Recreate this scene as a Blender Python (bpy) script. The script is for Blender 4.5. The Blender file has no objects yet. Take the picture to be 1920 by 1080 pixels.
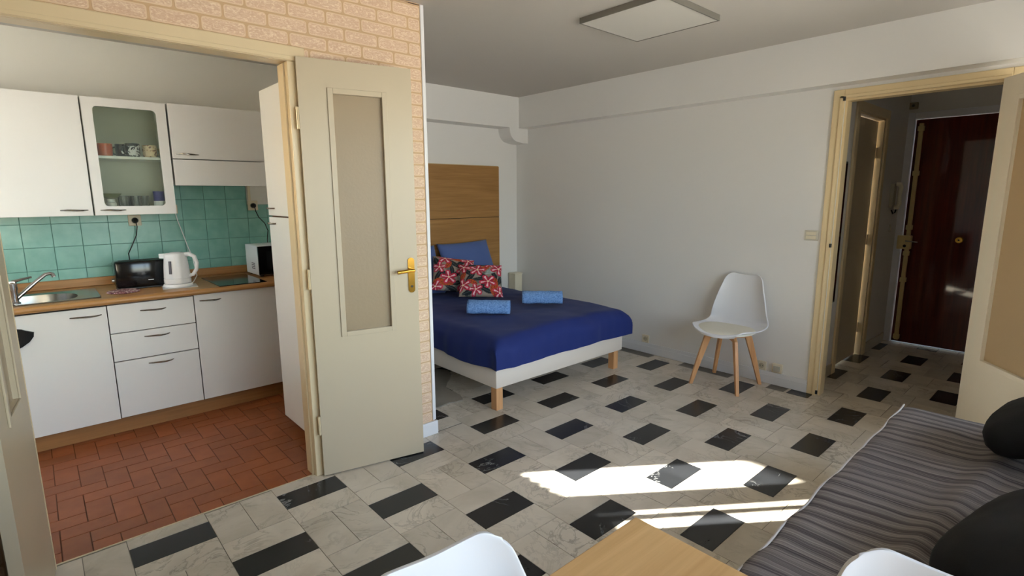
import bpy, bmesh, math, random
from mathutils import Vector, Matrix, noise
PI = math.pi
scn = bpy.context.scene
COL = scn.collection

# ------------------------------------------------------------------ camera
FPX = 1000.4526
CAM = Vector((-2.24723, -1.45967, 1.46121))
FWD = Vector((0.6578439, 0.73351638, -0.17086579)).normalized()
RGT = Vector((0.74386308, -0.66831254, -0.00510583)).normalized()
UP = RGT.cross(FWD).normalized()
cam = bpy.data.cameras.new('camera')
cam.sensor_width = 36.0
cam.lens = 36.0 * FPX / 1920.0
cam.clip_start = 0.02
camo = bpy.data.objects.new('camera', cam)
COL.objects.link(camo)
M = Matrix.Identity(4)
for i in range(3):
    M[i][0], M[i][1], M[i][2], M[i][3] = RGT[i], UP[i], -FWD[i], CAM[i]
camo.matrix_world = M
scn.camera = camo

# ------------------------------------------------------------------ light
SUN_AZ = Vector((0.804, -0.595))          # horizontal travel direction of the sunlight
SUN_EL = math.radians(22.0)
world = bpy.data.worlds.new('sky')
scn.world = world
world.use_nodes = True
wn = world.node_tree.nodes
wl = world.node_tree.links
bgn = wn['Background']
sky = wn.new('ShaderNodeTexSky')
sky.sky_type = 'NISHITA'
sky.sun_disc = False
sky.sun_elevation = SUN_EL
sky.sun_rotation = math.atan2(-SUN_AZ.x, -SUN_AZ.y)
sky.air_density = 1.0
sky.dust_density = 1.5
smix = wn.new('ShaderNodeMix'); smix.data_type = 'RGBA'; smix.inputs[0].default_value = 0.68
smix.inputs[7].default_value = (0.98, 0.99, 1.10, 1)      # hazy bright sky
wl.new(sky.outputs[0], smix.inputs[6])
wl.new(smix.outputs[2], bgn.inputs['Color'])
bgn.inputs['Strength'].default_value = 1.65
sl = bpy.data.lights.new('sun', 'SUN')
sl.energy = 60.0
sl.angle = math.radians(0.53)
sl.color = (1.0, 0.96, 0.90)
so = bpy.data.objects.new('sun', sl)
COL.objects.link(so)
sd = Vector((SUN_AZ.x * math.cos(SUN_EL), SUN_AZ.y * math.cos(SUN_EL), -math.sin(SUN_EL)))
so.rotation_euler = sd.to_track_quat('-Z', 'Y').to_euler()
so.location = (-8, 6, 6)
def portal(name, loc, rot, sx, sy):
    l = bpy.data.lights.new(name, 'AREA')
    l.shape = 'RECTANGLE'; l.size = sx; l.size_y = sy
    l.cycles.is_portal = True
    o = bpy.data.objects.new(name, l); COL.objects.link(o)
    o.location = loc; o.rotation_euler = rot
portal('window_portal', (-0.125, -2.38, 1.2), (PI/2, 0, 0), 3.85, 2.24)
portal('kitchen_window_portal', (-3.18, 2.156, 1.66), (PI/2, 0, -PI/2), 1.0, 1.45)
vs = scn.view_settings
vs.view_transform = 'Standard'
vs.look = 'None'
vs.exposure = 1.46
vs.gamma = 1.0
vs.use_curve_mapping = False
scn.cycles.max_bounces = 10
scn.cycles.diffuse_bounces = 6
scn.cycles.sample_clamp_indirect = 6.0

# ------------------------------------------------------------------ helpers
def lin(c):
    return tuple(((v/12.92) if v <= 0.04045 else ((v+0.055)/1.055)**2.4) for v in (x/255.0 for x in c))
def rgba(c):
    return (*lin(c), 1.0)

class NT:
    def __init__(s, name):
        s.m = bpy.data.materials.new(name); s.m.use_nodes = True
        s.n = s.m.node_tree.nodes; s.l = s.m.node_tree.links
        s.b = s.n['Principled BSDF']; s.out = s.n['Material Output']
    def new(s, t, **kw):
        n = s.n.new(t)
        for k, v in kw.items(): setattr(n, k, v)
        return n
    def link(s, a, b): s.l.new(a, b)
    def coords(s, scale=(1, 1, 1), rnd=False, kind='Object'):
        tc = s.new('ShaderNodeTexCoord'); src = tc.outputs[kind]
        if rnd:
            oi = s.new('ShaderNodeObjectInfo')
            mu = s.new('ShaderNodeMath', operation='MULTIPLY'); mu.inputs[1].default_value = 57.0
            s.link(oi.outputs['Random'], mu.inputs[0])
            ad = s.new('ShaderNodeVectorMath', operation='ADD')
            s.link(src, ad.inputs[0]); s.link(mu.outputs[0], ad.inputs[1]); src = ad.outputs[0]
        mp = s.new('ShaderNodeMapping'); mp.inputs['Scale'].default_value = scale
        s.link(src, mp.inputs['Vector'])
        return mp.outputs[0]
    def noise(s, vec, scale, detail=4, rough=0.5, dist=0.0):
        n = s.new('ShaderNodeTexNoise'); n.inputs['Scale'].default_value = scale
        n.inputs['Detail'].default_value = detail; n.inputs['Roughness'].default_value = rough
        n.inputs['Distortion'].default_value = dist
        s.link(vec, n.inputs['Vector']); return n.outputs['Fac']
    def ramp(s, fac, stops):
        r = s.new('ShaderNodeValToRGB'); e = r.color_ramp.elements
        while len(e) > 1: e.remove(e[-1])
        e[0].position = stops[0][0]; e[0].color = stops[0][1]
        for p, c in stops[1:]:
            x = e.new(p); x.color = c
        s.link(fac, r.inputs[0]); return r.outputs[0]
    def mix(s, fac, a, b, mode='MIX'):
        n = s.new('ShaderNodeMix', data_type='RGBA', blend_type=mode)
        for sock, v in ((n.inputs[0], fac), (n.inputs[6], a), (n.inputs[7], b)):
            if hasattr(v, 'type') and hasattr(v, 'node'): s.link(v, sock)
            else: sock.default_value = v
        return n.outputs[2]
    def bump(s, h, strength, dist=0.002):
        b = s.new('ShaderNodeBump'); b.inputs['Strength'].default_value = strength
        b.inputs['Distance'].default_value = dist
        s.link(h, b.inputs['Height']); s.link(b.outputs[0], s.b.inputs['Normal'])
    def set(s, **kw):
        for k, v in kw.items():
            s.b.inputs[k.replace('_', ' ')].default_value = v
        return s

MATS = {}
def mat(name, c, rough=0.5, metal=0.0, bump=None, var=0.0, coat=0.0, sheen=0.0, spec=0.5):
    if name in MATS: return MATS[name]
    t = NT(name); col = rgba(c)
    t.set(Base_Color=col, Roughness=rough, Metallic=metal)
    t.b.inputs['Coat Weight'].default_value = coat
    t.b.inputs['Sheen Weight'].default_value = sheen
    t.b.inputs['Specular IOR Level'].default_value = spec
    v = t.coords() if (bump or var) else None
    if var:
        n = t.noise(v, 3.0, 5)
        dark = tuple(x*(1-var) for x in col[:3]) + (1,)
        t.link(t.ramp(n, [(0.3, dark), (0.7, col)]), t.b.inputs['Base Color'])
    if bump:
        t.bump(t.noise(v, bump[0], 3), bump[1], bump[2] if len(bump) > 2 else 0.002)
    MATS[name] = t.m
    return t.m

def wood(name, c1, c2, axis, rough=0.45, scale=1.0):
    if name in MATS: return MATS[name]
    t = NT(name); sc = [14*scale, 14*scale, 14*scale]; sc[axis] = 0.9*scale
    v = t.coords(tuple(sc), rnd=True)
    n = t.noise(v, 1.6, 6, 0.6, 0.6)
    c = t.ramp(n, [(0.25, rgba(c1)), (0.75, rgba(c2))])
    sc2 = [90*scale]*3; sc2[axis] = 3*scale
    n2 = t.noise(t.coords(tuple(sc2), rnd=True), 1.0, 2)
    c = t.mix(0.25, c, t.ramp(n2, [(0.35, rgba(c1)), (0.65, rgba(c2))]))
    t.link(c, t.b.inputs['Base Color'])
    t.set(Roughness=rough)
    MATS[name] = t.m
    return t.m

def marble(name, base, dark, vein, black=False):
    t = NT(name)
    v = t.coords((1, 1, 1), rnd=True)
    n1 = t.noise(v, 3.0, 6, 0.6, 0.8)
    c = t.ramp(n1, [(0.25, rgba(dark)), (0.6, rgba(base))])
    ns = t.noise(v, 4.2 if not black else 2.6, 7, 0.62, 1.6)
    # thin veins where a warped noise crosses its middle value
    sb = t.new('ShaderNodeMath', operation='SUBTRACT'); sb.inputs[1].default_value = 0.5
    t.link(ns, sb.inputs[0])
    ab = t.new('ShaderNodeMath', operation='ABSOLUTE'); t.link(sb.outputs[0], ab.inputs[0])
    w = 0.030 if not black else 0.010
    f = t.ramp(ab.outputs[0], [(0.0, (1, 1, 1, 1)), (w, (0, 0, 0, 1))])
    msk = t.ramp(t.noise(v, 2.3, 3), [(0.42 if not black else 0.52, (0, 0, 0, 1)), (0.66, (1, 1, 1, 1))])
    fm = t.mix(1.0, f, msk, 'MULTIPLY')
    half = t.mix(1.0, fm, (0.55, 0.55, 0.55, 1) if not black else (0.6, 0.6, 0.6, 1), 'MULTIPLY')
    c = t.mix(half, c, rgba(vein))
    oi = t.new('ShaderNodeObjectInfo')
    tone = t.ramp(oi.outputs['Random'], [(0.0, (0.88, 0.88, 0.88, 1)), (1.0, (1, 1, 1, 1))])
    c = t.mix(1.0, c, tone, 'MULTIPLY')
    t.link(c, t.b.inputs['Base Color'])
    t.set(Roughness=0.27)
    t.bump(t.noise(v, 9.0, 2), 0.05, 0.002)
    return t.m

def thin_glass(name, tint=(1, 1, 1), ior=1.4, rough=0.02, haze=0.0, hazecol=(230, 235, 225)):
    t = NT(name); t.n.remove(t.b)
    tr = t.new('ShaderNodeBsdfTransparent'); tr.inputs[0].default_value = (*tint, 1)
    gl = t.new('ShaderNodeBsdfGlossy'); gl.inputs['Roughness'].default_value = rough
    lw = t.new('ShaderNodeFresnel'); lw.inputs[0].default_value = ior
    a = t.new('ShaderNodeMixShader'); t.link(lw.outputs[0], a.inputs[0])
    t.link(tr.outputs[0], a.inputs[1]); t.link(gl.outputs[0], a.inputs[2])
    last = a
    if haze:
        d = t.new('ShaderNodeBsdfDiffuse'); d.inputs[0].default_value = rgba(hazecol)
        b = t.new('ShaderNodeMixShader'); b.inputs[0].default_value = haze
        t.link(a.outputs[0], b.inputs[1]); t.link(d.outputs[0], b.inputs[2]); last = b
    t.link(last.outputs[0], t.out.inputs[0])
    return t.m

def frosted(name, c, trans=0.55):
    t = NT(name); t.n.remove(t.b)
    d = t.new('ShaderNodeBsdfDiffuse'); d.inputs[0].default_value = rgba(c)
    tl = t.new('ShaderNodeBsdfTranslucent'); tl.inputs[0].default_value = rgba(c)
    m1 = t.new('ShaderNodeMixShader'); m1.inputs[0].default_value = trans
    t.link(d.outputs[0], m1.inputs[1]); t.link(tl.outputs[0], m1.inputs[2])
    g = t.new('ShaderNodeBsdfGlossy'); g.inputs['Roughness'].default_value = 0.35
    fr = t.new('ShaderNodeFresnel'); fr.inputs[0].default_value = 1.45
    bp = t.new('ShaderNodeBump'); bp.inputs['Strength'].default_value = 0.35; bp.inputs['Distance'].default_value = 0.003
    t.link(t.noise(t.coords(), 70, 2), bp.inputs['Height'])
    t.link(bp.outputs[0], d.inputs['Normal']); t.link(bp.outputs[0], g.inputs['Normal'])
    m2 = t.new('ShaderNodeMixShader'); t.link(fr.outputs[0], m2.inputs[0])
    t.link(m1.outputs[0], m2.inputs[1]); t.link(g.outputs[0], m2.inputs[2])
    t.link(m2.outputs[0], t.out.inputs[0])
    return t.m

# ---- mesh builders
def box(bm, x0, x1, y0, y1, z0, z1, bevel=0.0, mi=0):
    v = [bm.verts.new(p) for p in ((x0,y0,z0),(x1,y0,z0),(x1,y1,z0),(x0,y1,z0),(x0,y0,z1),(x1,y0,z1),(x1,y1,z1),(x0,y1,z1))]
    fs = [bm.faces.new([v[i] for i in q]) for q in ((3,2,1,0),(4,5,6,7),(0,1,5,4),(1,2,6,5),(2,3,7,6),(3,0,4,7))]
    for f in fs: f.material_index = mi
    if bevel > 0:
        es = list({e for f in fs for e in f.edges})
        bmesh.ops.bevel(bm, geom=es, offset=bevel, segments=2, affect='EDGES', profile=0.5, clamp_overlap=True)
    return bm
def B(*a, **k):
    return box(bmesh.new(), *a, **k)
def prism(bm, pts, axis, a, b):
    """polygon pts (2d) extruded along axis from a to b"""
    def p3(p, w):
        if axis == 'y': return (p[0], w, p[1])
        if axis == 'x': return (w, p[0], p[1])
        return (p[0], p[1], w)
    v0 = [bm.verts.new(p3(p, a)) for p in pts]; v1 = [bm.verts.new(p3(p, b)) for p in pts]
    n = len(pts)
    bm.faces.new(v0); bm.faces.new(list(reversed(v1)))
    for i in range(n):
        bm.faces.new((v0[i], v1[i], v1[(i+1) % n], v0[(i+1) % n]))
    bmesh.ops.recalc_face_normals(bm, faces=bm.faces)
    return bm
def tube(bm, pts, r, seg=8, cap=True):
    pts = [Vector(p) for p in pts]; n = len(pts)
    rr = r if isinstance(r, (list, tuple)) else [r]*n
    rings = []; up = Vector((0.13, 0.21, 0.97))
    for i, p in enumerate(pts):
        d = (pts[min(i+1, n-1)] - pts[max(i-1, 0)]).normalized()
        if abs(d.dot(up)) > 0.98: up = Vector((0.97, 0.2, 0.1))
        a = d.cross(up).normalized(); b = a.cross(d).normalized(); up = b
        rings.append([bm.verts.new(p + (a*math.cos(2*PI*k/seg) + b*math.sin(2*PI*k/seg))*rr[i]) for k in range(seg)])
    for i in range(n-1):
        for k in range(seg):
            bm.faces.new((rings[i][k], rings[i][(k+1) % seg], rings[i+1][(k+1) % seg], rings[i+1][k]))
    if cap:
        bm.faces.new(rings[0]); bm.faces.new(list(reversed(rings[-1])))
    bmesh.ops.recalc_face_normals(bm, faces=bm.faces)
    return bm
def lathe(bm, prof, c=(0, 0, 0), seg=24, sx=1.0, sy=1.0):
    rings = []
    for r, z in prof:
        rings.append([bm.verts.new((c[0]+sx*r*math.cos(2*PI*k/seg), c[1]+sy*r*math.sin(2*PI*k/seg), c[2]+z)) for k in range(seg)])
    for i in range(len(prof)-1):
        for k in range(seg):
            bm.faces.new((rings[i][k], rings[i][(k+1) % seg], rings[i+1][(k+1) % seg], rings[i+1][k]))
    if prof[0][0] > 1e-6: bm.faces.new(list(reversed(rings[0])))
    if prof[-1][0] > 1e-6: bm.faces.new(rings[-1])
    bmesh.ops.remove_doubles(bm, verts=bm.verts, dist=1e-6)
    bmesh.ops.recalc_face_normals(bm, faces=bm.faces)
    return bm
def tapered(bm, p0, p1, a0, b0, a1, b1):
    """box-section bar from p0 to p1, half sizes a (x) and b (y) at both ends"""
    vs0 = [bm.verts.new((p0[0]+sx*a0, p0[1]+sy*b0, p0[2])) for sx, sy in ((-1,-1),(1,-1),(1,1),(-1,1))]
    vs1 = [bm.verts.new((p1[0]+sx*a1, p1[1]+sy*b1, p1[2])) for sx, sy in ((-1,-1),(1,-1),(1,1),(-1,1))]
    bm.faces.new(vs0); bm.faces.new(list(reversed(vs1)))
    for i in range(4): bm.faces.new((vs0[i], vs1[i], vs1[(i+1) % 4], vs0[(i+1) % 4]))
    bmesh.ops.recalc_face_normals(bm, faces=bm.faces)
    return bm
def rrect(w, h, r, seg=4):
    out = []
    for cx, cz, a0 in ((w/2-r, h/2-r, 0), (-w/2+r, h/2-r, PI/2), (-w/2+r, -h/2+r, PI), (w/2-r, -h/2+r, 1.5*PI)):
        for k in range(seg+1):
            a = a0 + PI/2*k/seg; out.append((cx+r*math.cos(a), cz+r*math.sin(a)))
    return out

def obj(name, bm, mats, parent=None, smooth=False, loc=None, rotz=0.0, mesh=None):
    if mesh is None:
        mesh = bpy.data.meshes.new(name)
        bm.to_mesh(mesh); bm.free()
        for m in (mats if isinstance(mats, (list, tuple)) else [mats]): mesh.materials.append(m)
        if smooth:
            mesh.shade_smooth()
            if smooth != 'all':
                try: mesh.set_sharp_from_angle(angle=math.radians(40))
                except Exception: pass
    o = bpy.data.objects.new(name, mesh); COL.objects.link(o)
    if parent: o.parent = parent
    if loc is not None: o.location = loc
    if rotz: o.rotation_euler = (0, 0, rotz)
    return o
def tag(o, label, cat, group=None):
    o['label'] = label; o['category'] = cat
    if group: o['group'] = group
    return o
def thing(name, label, cat, loc=(0, 0, 0), rotz=0.0, group=None, rot=None):
    o = bpy.data.objects.new(name, None); COL.objects.link(o)
    o.empty_display_size = 0.05
    o.location = loc; o.rotation_euler = rot if rot else (0, 0, rotz)
    return tag(o, label, cat, group)
def struct(name, bm, mats, label=None, cat=None, smooth=False, parent=None):
    o = obj(name, bm, mats, parent, smooth)
    if not parent:
        o['kind'] = 'structure'
        if label: o['label'] = label
        if cat: o['category'] = cat
    return o
def copy_tree(root, loc, rotz, label=None):
    r = root.copy(); COL.objects.link(r); r.location = loc; r.rotation_euler = (0, 0, rotz)
    if label: r['label'] = label
    for ch in list(root.children):
        c = ch.copy(); COL.objects.link(c); c.parent = r
        for g in ch.children:
            d = g.copy(); COL.objects.link(d); d.parent = c
    return r

# ------------------------------------------------------------------ materials
W_WALL = mat('white_wall_paint', (230, 228, 224), 0.5, bump=(160, 0.25, 0.001))
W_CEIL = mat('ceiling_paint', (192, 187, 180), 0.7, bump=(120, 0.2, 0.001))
W_KIT = mat('kitchen_wall_paint', (232, 230, 222), 0.6)
W_TRIM = mat('white_trim_paint', (226, 226, 226), 0.4)
CREAM = mat('cream_gloss_paint', (216, 196, 158), 0.3, bump=(240, 0.25, 0.0012))
CREAM2 = mat('pale_cream_paint', (192, 177, 150), 0.35, bump=(240, 0.2, 0.001))
YELLOW = mat('yellowed_cream_paint', (226, 204, 160), 0.4)
WHITE_LAM = mat('white_laminate', (230, 228, 224), 0.28)
GAPDARK = mat('dark_gap', (30, 22, 16), 0.8)
CHROME = mat('chrome', (205, 205, 208), 0.15, 1.0)
STEEL = mat('brushed_steel', (180, 178, 172), 0.28, 1.0)
DARKMET = mat('dark_handle_metal', (168, 164, 156), 0.22, 1.0)
BRASS = mat('polished_brass', (190, 145, 62), 0.2, 1.0)
BLACK_GL = mat('black_gloss', (12, 12, 13), 0.12)
BLACK_PL = mat('black_plastic', (16, 16, 17), 0.45)
WHITE_PL = mat('white_plastic', (236, 236, 236), 0.3)
IVORY = mat('ivory_plastic', (226, 216, 190), 0.4)
BEECH_X = wood('worktop_beech', (148, 102, 56), (190, 142, 86), 0, 0.35)
PLINTH = wood('plinth_beech', (140, 96, 52), (176, 124, 70), 0, 0.5)
OAK = wood('headboard_oak', (140, 98, 46), (178, 132, 74), 0, 0.45)
BEECH_Z = wood('beech_legs', (196, 140, 88), (222, 170, 118), 2, 0.45)
TABLE_W = wood('table_beech', (196, 150, 92), (226, 184, 126), 0, 0.4)
MAHOG = wood('mahogany_door', (70, 22, 14), (104, 38, 24), 2, 0.045)
WALNUT = wood('dark_walnut', (44, 32, 22), (70, 52, 36), 0, 0.5)
MARBLE_W = marble('white_marble', (214, 204, 187), (188, 178, 160), (122, 115, 103))
MARBLE_B = marble('black_marble', (30, 31, 33), (18, 19, 20), (190, 190, 188), True)
GROUT = mat('floor_grout', (112, 106, 96), 0.8)
PANE = thin_glass('window_glass', (0.97, 0.98, 0.97))
FROST = frosted('obscure_glass', (206, 184, 150), 0.5)

def terracotta():
    t = NT('terracotta')
    v = t.coords((1, 1, 1), rnd=True)
    c = t.ramp(t.noise(v, 9, 5, 0.6), [(0.25, rgba((136, 72, 34))), (0.75, rgba((160, 92, 50)))])
    oi = t.new('ShaderNodeObjectInfo')
    c = t.mix(1.0, c, t.ramp(oi.outputs['Random'], [(0, (0.84, 0.82, 0.8, 1)), (1, (1.05, 1.0, 1.0, 1))]), 'MULTIPLY')
    t.link(c, t.b.inputs['Base Color']); t.set(Roughness=0.42)
    t.bump(t.noise(v, 60, 3), 0.2, 0.001)
    return t.m
TERRA = terracotta()
def wallbrick():
    t = NT('brick_print'); v = t.coords((1, 1, 2.2), rnd=True)
    c = t.ramp(t.noise(v, 46, 4, 0.65, 1.5), [(0.36, rgba((206, 172, 144))), (0.52, rgba((214, 184, 156))), (0.62, rgba((232, 210, 182)))])
    t.link(c, t.b.inputs['Base Color']); t.set(Roughness=0.6)
    t.bump(t.noise(v, 60, 3), 0.3, 0.001)
    return t.m
BRICK = wallbrick()
BRICK_RIM = mat('brick_print_rim', (222, 195, 162), 0.6)
BRICK_JOINT = mat('brick_print_joint', (198, 164, 126), 0.65)
def greentile():
    t = NT('green_glaze'); v = t.coords((1, 1, 1), rnd=True)
    c = t.ramp(t.noise(v, 12, 4), [(0.3, rgba((128, 186, 174))), (0.7, rgba((146, 202, 190)))])
    oi = t.new('ShaderNodeObjectInfo')
    c = t.mix(1.0, c, t.ramp(oi.outputs['Random'], [(0, (0.93, 0.93, 0.93, 1)), (1, (1, 1, 1, 1))]), 'MULTIPLY')
    t.link(c, t.b.inputs['Base Color']); t.set(Roughness=0.25)
    t.bump(t.noise(v, 14, 2), 0.06, 0.002)
    return t.m
GREEN = greentile()

# ------------------------------------------------------------------ large structure
H = 2.49
XR = 1.92       # face of the wall with the chair
YB = 3.10       # headboard wall
YK = 3.15       # kitchen back wall
XL = -3.20      # outer wall with the kitchen window
YW = -2.40      # window wall behind the photographer

# floor slab and its marble tiles
fl = bmesh.new()
box(fl, XL, 4.2, YW, 1.212, -0.12, -0.0025)
box(fl, -0.58, XR+0.08, 1.212, YB, -0.12, -0.0025)
floor = struct('floor', fl, GROUT, 'grey white and black marble tiled floor of the living room', 'floor')
def project(p):
    d = Vector(p) - CAM; w = d.dot(FWD)
    if w < 0.05: return None
    return (960+FPX*d.dot(RGT)/w, 540-FPX*d.dot(UP)/w, w)
def screen_area(x0, x1, y0, y1):
    """rough size in view of a floor tile"""
    p = project(((x0+x1)/2, (y0+y1)/2, 0))
    if p is None or not (-60 < p[0] < 1980 and 380 < p[1] < 1140): return 0.0
    return (x1-x0)*(y1-y0)/p[2]**3
tiles = []
g = 0.0014
for i in range(-11, 14):
    x0 = i*0.3; off = 0.0 if i % 2 == 0 else 0.375
    for k in range(-5, 6):
        y = k*0.75 + off
        for kind, xa, xb, ya, yb in (('b', 0, .3, -.15, 0), ('w', 0, .3, 0, .15), ('w', 0, .15, .15, .45), ('w', .15, .3, .15, .45), ('w', 0, .3, .45, .6)):
            r = [x0+xa, x0+xb, y+ya, y+yb]
            # clip to the rooms
            r[0] = max(r[0], XL); r[1] = min(r[1], 4.05); r[2] = max(r[2], YW)
            if r[1] <= -0.55: r[3] = min(r[3], 1.210)
            elif r[0] < -0.55 and r[3] > 1.210:
                q = [-0.545, r[1], max(r[2], 1.210), min(r[3], YB)]
                if q[3]-q[2] > 0.012: tiles.append((kind, q))
                r[3] = min(r[3], 1.210)
            r[3] = min(r[3], YB if r[1] <= XR+0.1 else 0.02)
            if r[1]-r[0] < 0.02 or r[3]-r[2] < 0.012: continue
            tiles.append((kind, r))
tiles.sort(key=lambda t: -screen_area(*t[1]))
# tiles hidden under the brick wall, sofa side or behind the photographer go last
cache = {}
stuff = {'b': bmesh.new(), 'w': bmesh.new()}
for n, (kind, r) in enumerate(tiles):
    w, d = r[1]-r[0], r[3]-r[2]
    if n < 300 and screen_area(*r) > 0:
        key = (kind, round(w, 3), round(d, 3))
        o = obj('tile', B(-w/2+g, w/2-g, -d/2+g, d/2-g, -0.0025, 0.0), MARBLE_B if kind == 'b' else MARBLE_W, floor,
                loc=((r[0]+r[1])/2, (r[2]+r[3])/2, 0)) if key not in cache else \
            obj('tile', None, None, floor, loc=((r[0]+r[1])/2, (r[2]+r[3])/2, 0), mesh=cache[key])
        cache[key] = o.data
    else:
        box(stuff[kind], r[0]+g, r[1]-g, r[2]+g, r[3]-g, -0.0025, 0.0)
for k, m in (('b', MARBLE_B), ('w', MARBLE_W)):
    o = obj('further_tiles', stuff[k], m, floor); o['kind'] = 'stuff'

# kitchen floor in herringbone terracotta
kf = bmesh.new(); box(kf, XL, -0.58, 1.212, YK, -0.12, -0.004)
floor_k = struct('floor_kitchen', kf, mat('terracotta_joint', (100, 58, 34), 0.8), 'terracotta herringbone tiled kitchen floor', 'floor')
cache = {}
gt = 0.0024
for i in range(-16, 11):
    for j in range(-2, 19):
        s = (i + j - 2) % 4 if False else (i + j + 2) % 4
        ax, ay = -1.61 + i*0.1, 1.3 + j*0.1
        if s == 0: r = [ax, ax+.2, ay, ay+.1]
        elif s == 2: r = [ax, ax+.1, ay, ay+.2]
        else: continue
        r[0] = max(r[0], -2.75); r[1] = min(r[1], -0.58); r[2] = max(r[2], 1.213); r[3] = min(r[3], 2.66)
        w, d = r[1]-r[0], r[3]-r[2]
        if w < 0.012 or d < 0.012: continue
        key = (round(w, 3), round(d, 3))
        lc = ((r[0]+r[1])/2, (r[2]+r[3])/2, 0)
        o = obj('tile', None if key in cache else B(-w/2+gt, w/2-gt, -d/2+gt, d/2-gt, -0.004, -0.001), TERRA, floor_k, loc=lc, mesh=cache.get(key))
        cache[key] = o.data
struct('trim_1', B(-2.33, -1.275, 1.2105, 1.2165, -0.004, 0.0015), mat('brass_threshold', (214, 196, 160), 0.35, 0.3), 'thin pale metal threshold strip between marble and terracotta', 'threshold')

# ceiling
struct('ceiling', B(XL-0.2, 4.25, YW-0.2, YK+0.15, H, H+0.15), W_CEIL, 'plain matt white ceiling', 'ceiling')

# partition with brick wallpaper: kitchen opening x -2.33..-1.275, z < 2.085
PX0, PX1, PZ = -2.36, -1.235, 2.10
pw = bmesh.new()
box(pw, XL, -2.46, 1.20, 1.27, 0, H)
box(pw, PX1, -0.512, 1.20, 1.27, 0, H)
box(pw, -2.46, PX1, 1.20, 1.27, PZ, H)
pw.normal_update()
for f in pw.faces:
    f.material_index = 0 if f.normal.y < -0.5 else 1
wall_p = struct('wall_partition', pw, [BRICK_JOINT, W_KIT], 'partition wall papered in beige embossed brick pattern', 'wall')
cache = {}
RH, RP = 0.0647, 0.183
def brick_shape(bm, w, h, c=(0, 0, 0)):
    rr = min(0.012, h/2.2, w/2.2)
    r0 = [bm.verts.new((c[0]+p[0], c[1], c[2]+p[1])) for p in rrect(w, h, rr, 3)]
    r1 = [bm.verts.new((c[0]+p[0], c[1]-0.0014, c[2]+p[1])) for p in rrect(w-0.003, h-0.003, rr*0.9, 3)]
    r2 = [bm.verts.new((c[0]+p[0], c[1]-0.0014, c[2]+p[1])) for p in rrect(w-0.011, h-0.011, rr*0.6, 3)]
    nn = len(r0)
    for q in range(nn):
        for ra, rb in ((r0, r1), (r1, r2)):
            f = bm.faces.new((ra[q], ra[(q+1) % nn], rb[(q+1) % nn], rb[q])); f.material_index = 1
    bm.faces.new(r2)
    return bm
def face_out(bm):
    bm.normal_update()
    for f in bm.faces:
        if f.normal.y > 0.05: f.normal_flip()
    return bm
rest = bmesh.new()                             # bricks outside the photographed part of the wall
for k in range(-34, 8):
    z0, z1 = 2.153 + (k-1)*RH, min(2.153 + k*RH, H)
    if z1 - z0 < 0.012 or z0 < 0.0: continue
    base = -0.975 if k % 2 == 0 else -0.8835
    for m in range(-13, 4):
        a, b = max(base + m*RP, XL), min(base + (m+1)*RP, -0.530)
        spans = []
        if z0 >= 2.15:
            spans.append((a, b, b > -2.50))
        else:
            spans.append((a, min(b, -2.472), False))                          # left of the opening
            spans.append((max(a, -1.188), b, b > -0.80 or z1 > 2.12))         # right of the opening
        for a_, b_, single in spans:
            if b_ - a_ < 0.02: continue
            w, h = b_-a_-0.008, z1-z0-0.007
            lc = ((a_+b_)/2, 1.20, (z0+z1)/2)
            if not single:
                brick_shape(rest, w, h, lc); continue
            key = (round(w, 3), round(h, 3))
            o = obj('brick', None if key in cache else face_out(brick_shape(bmesh.new(), w, h)), [BRICK, BRICK_RIM], wall_p, loc=lc, mesh=cache.get(key))
            cache[key] = o.data
o = obj('further_bricks', face_out(rest), [BRICK, BRICK_RIM], wall_p); o['kind'] = 'stuff'
struct('trim_2', B(-0.530, -0.508, 1.193, 1.212, 0.09, H-0.002, 0.003), W_TRIM, 'white corner bead along the end of the brick-paper wall', 'trim')
# wall between kitchen and bed alcove
struct('wall_alcove_side', B(-0.58, -0.512, 1.27, YK, 0, H), W_WALL, 'plain white side wall of the bed alcove', 'wall')
struct('wall_alcove_back', B(-0.512, XR+0.08, YB, YK+0.15, 0, H), W_WALL, 'plain white wall behind the headboard', 'wall')
wk = struct('wall_kitchen_back', B(XL-0.2, -0.512, YK, YK+0.15, 0, H), W_KIT, 'white kitchen wall with a band of green tiles', 'wall')
# green wall tiles
cache = {}
gz = 0.0015
for ci in range(-4, 10):
    xa = -1.997 + ci*0.15; xb = min(xa+0.15, -0.585)
    if xb-xa < 0.02: continue
    for ri in range(-1, 5):
        za = 1.293 - 0.45 + ri*0.15; zb = za+0.15
        za = max(za, 0.90)
        zb = min(zb, 1.545 if xb < -0.94 else 1.40)
        if zb-za < 0.02: continue
        w, h = xb-xa, zb-za
        key = (round(w, 3), round(h, 3)); lc = ((xa+xb)/2, YK, (za+zb)/2)
        o = obj('tile', None if key in cache else B(-w/2+gz, w/2-gz, -0.006, 0.0, -h/2+gz, h/2-gz, 0.0012), GREEN, wk, loc=lc, mesh=cache.get(key))
        cache[key] = o.data
obj('tile_grout', B(-2.6, -0.585, YK-0.003, YK, 0.90, 1.40), mat('tile_grout', (92, 140, 128), 0.8), wk)
obj('tile_grout', B(-2.6, -0.945, YK-0.003, YK, 1.40, 1.545), MATS['tile_grout'], wk)

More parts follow.
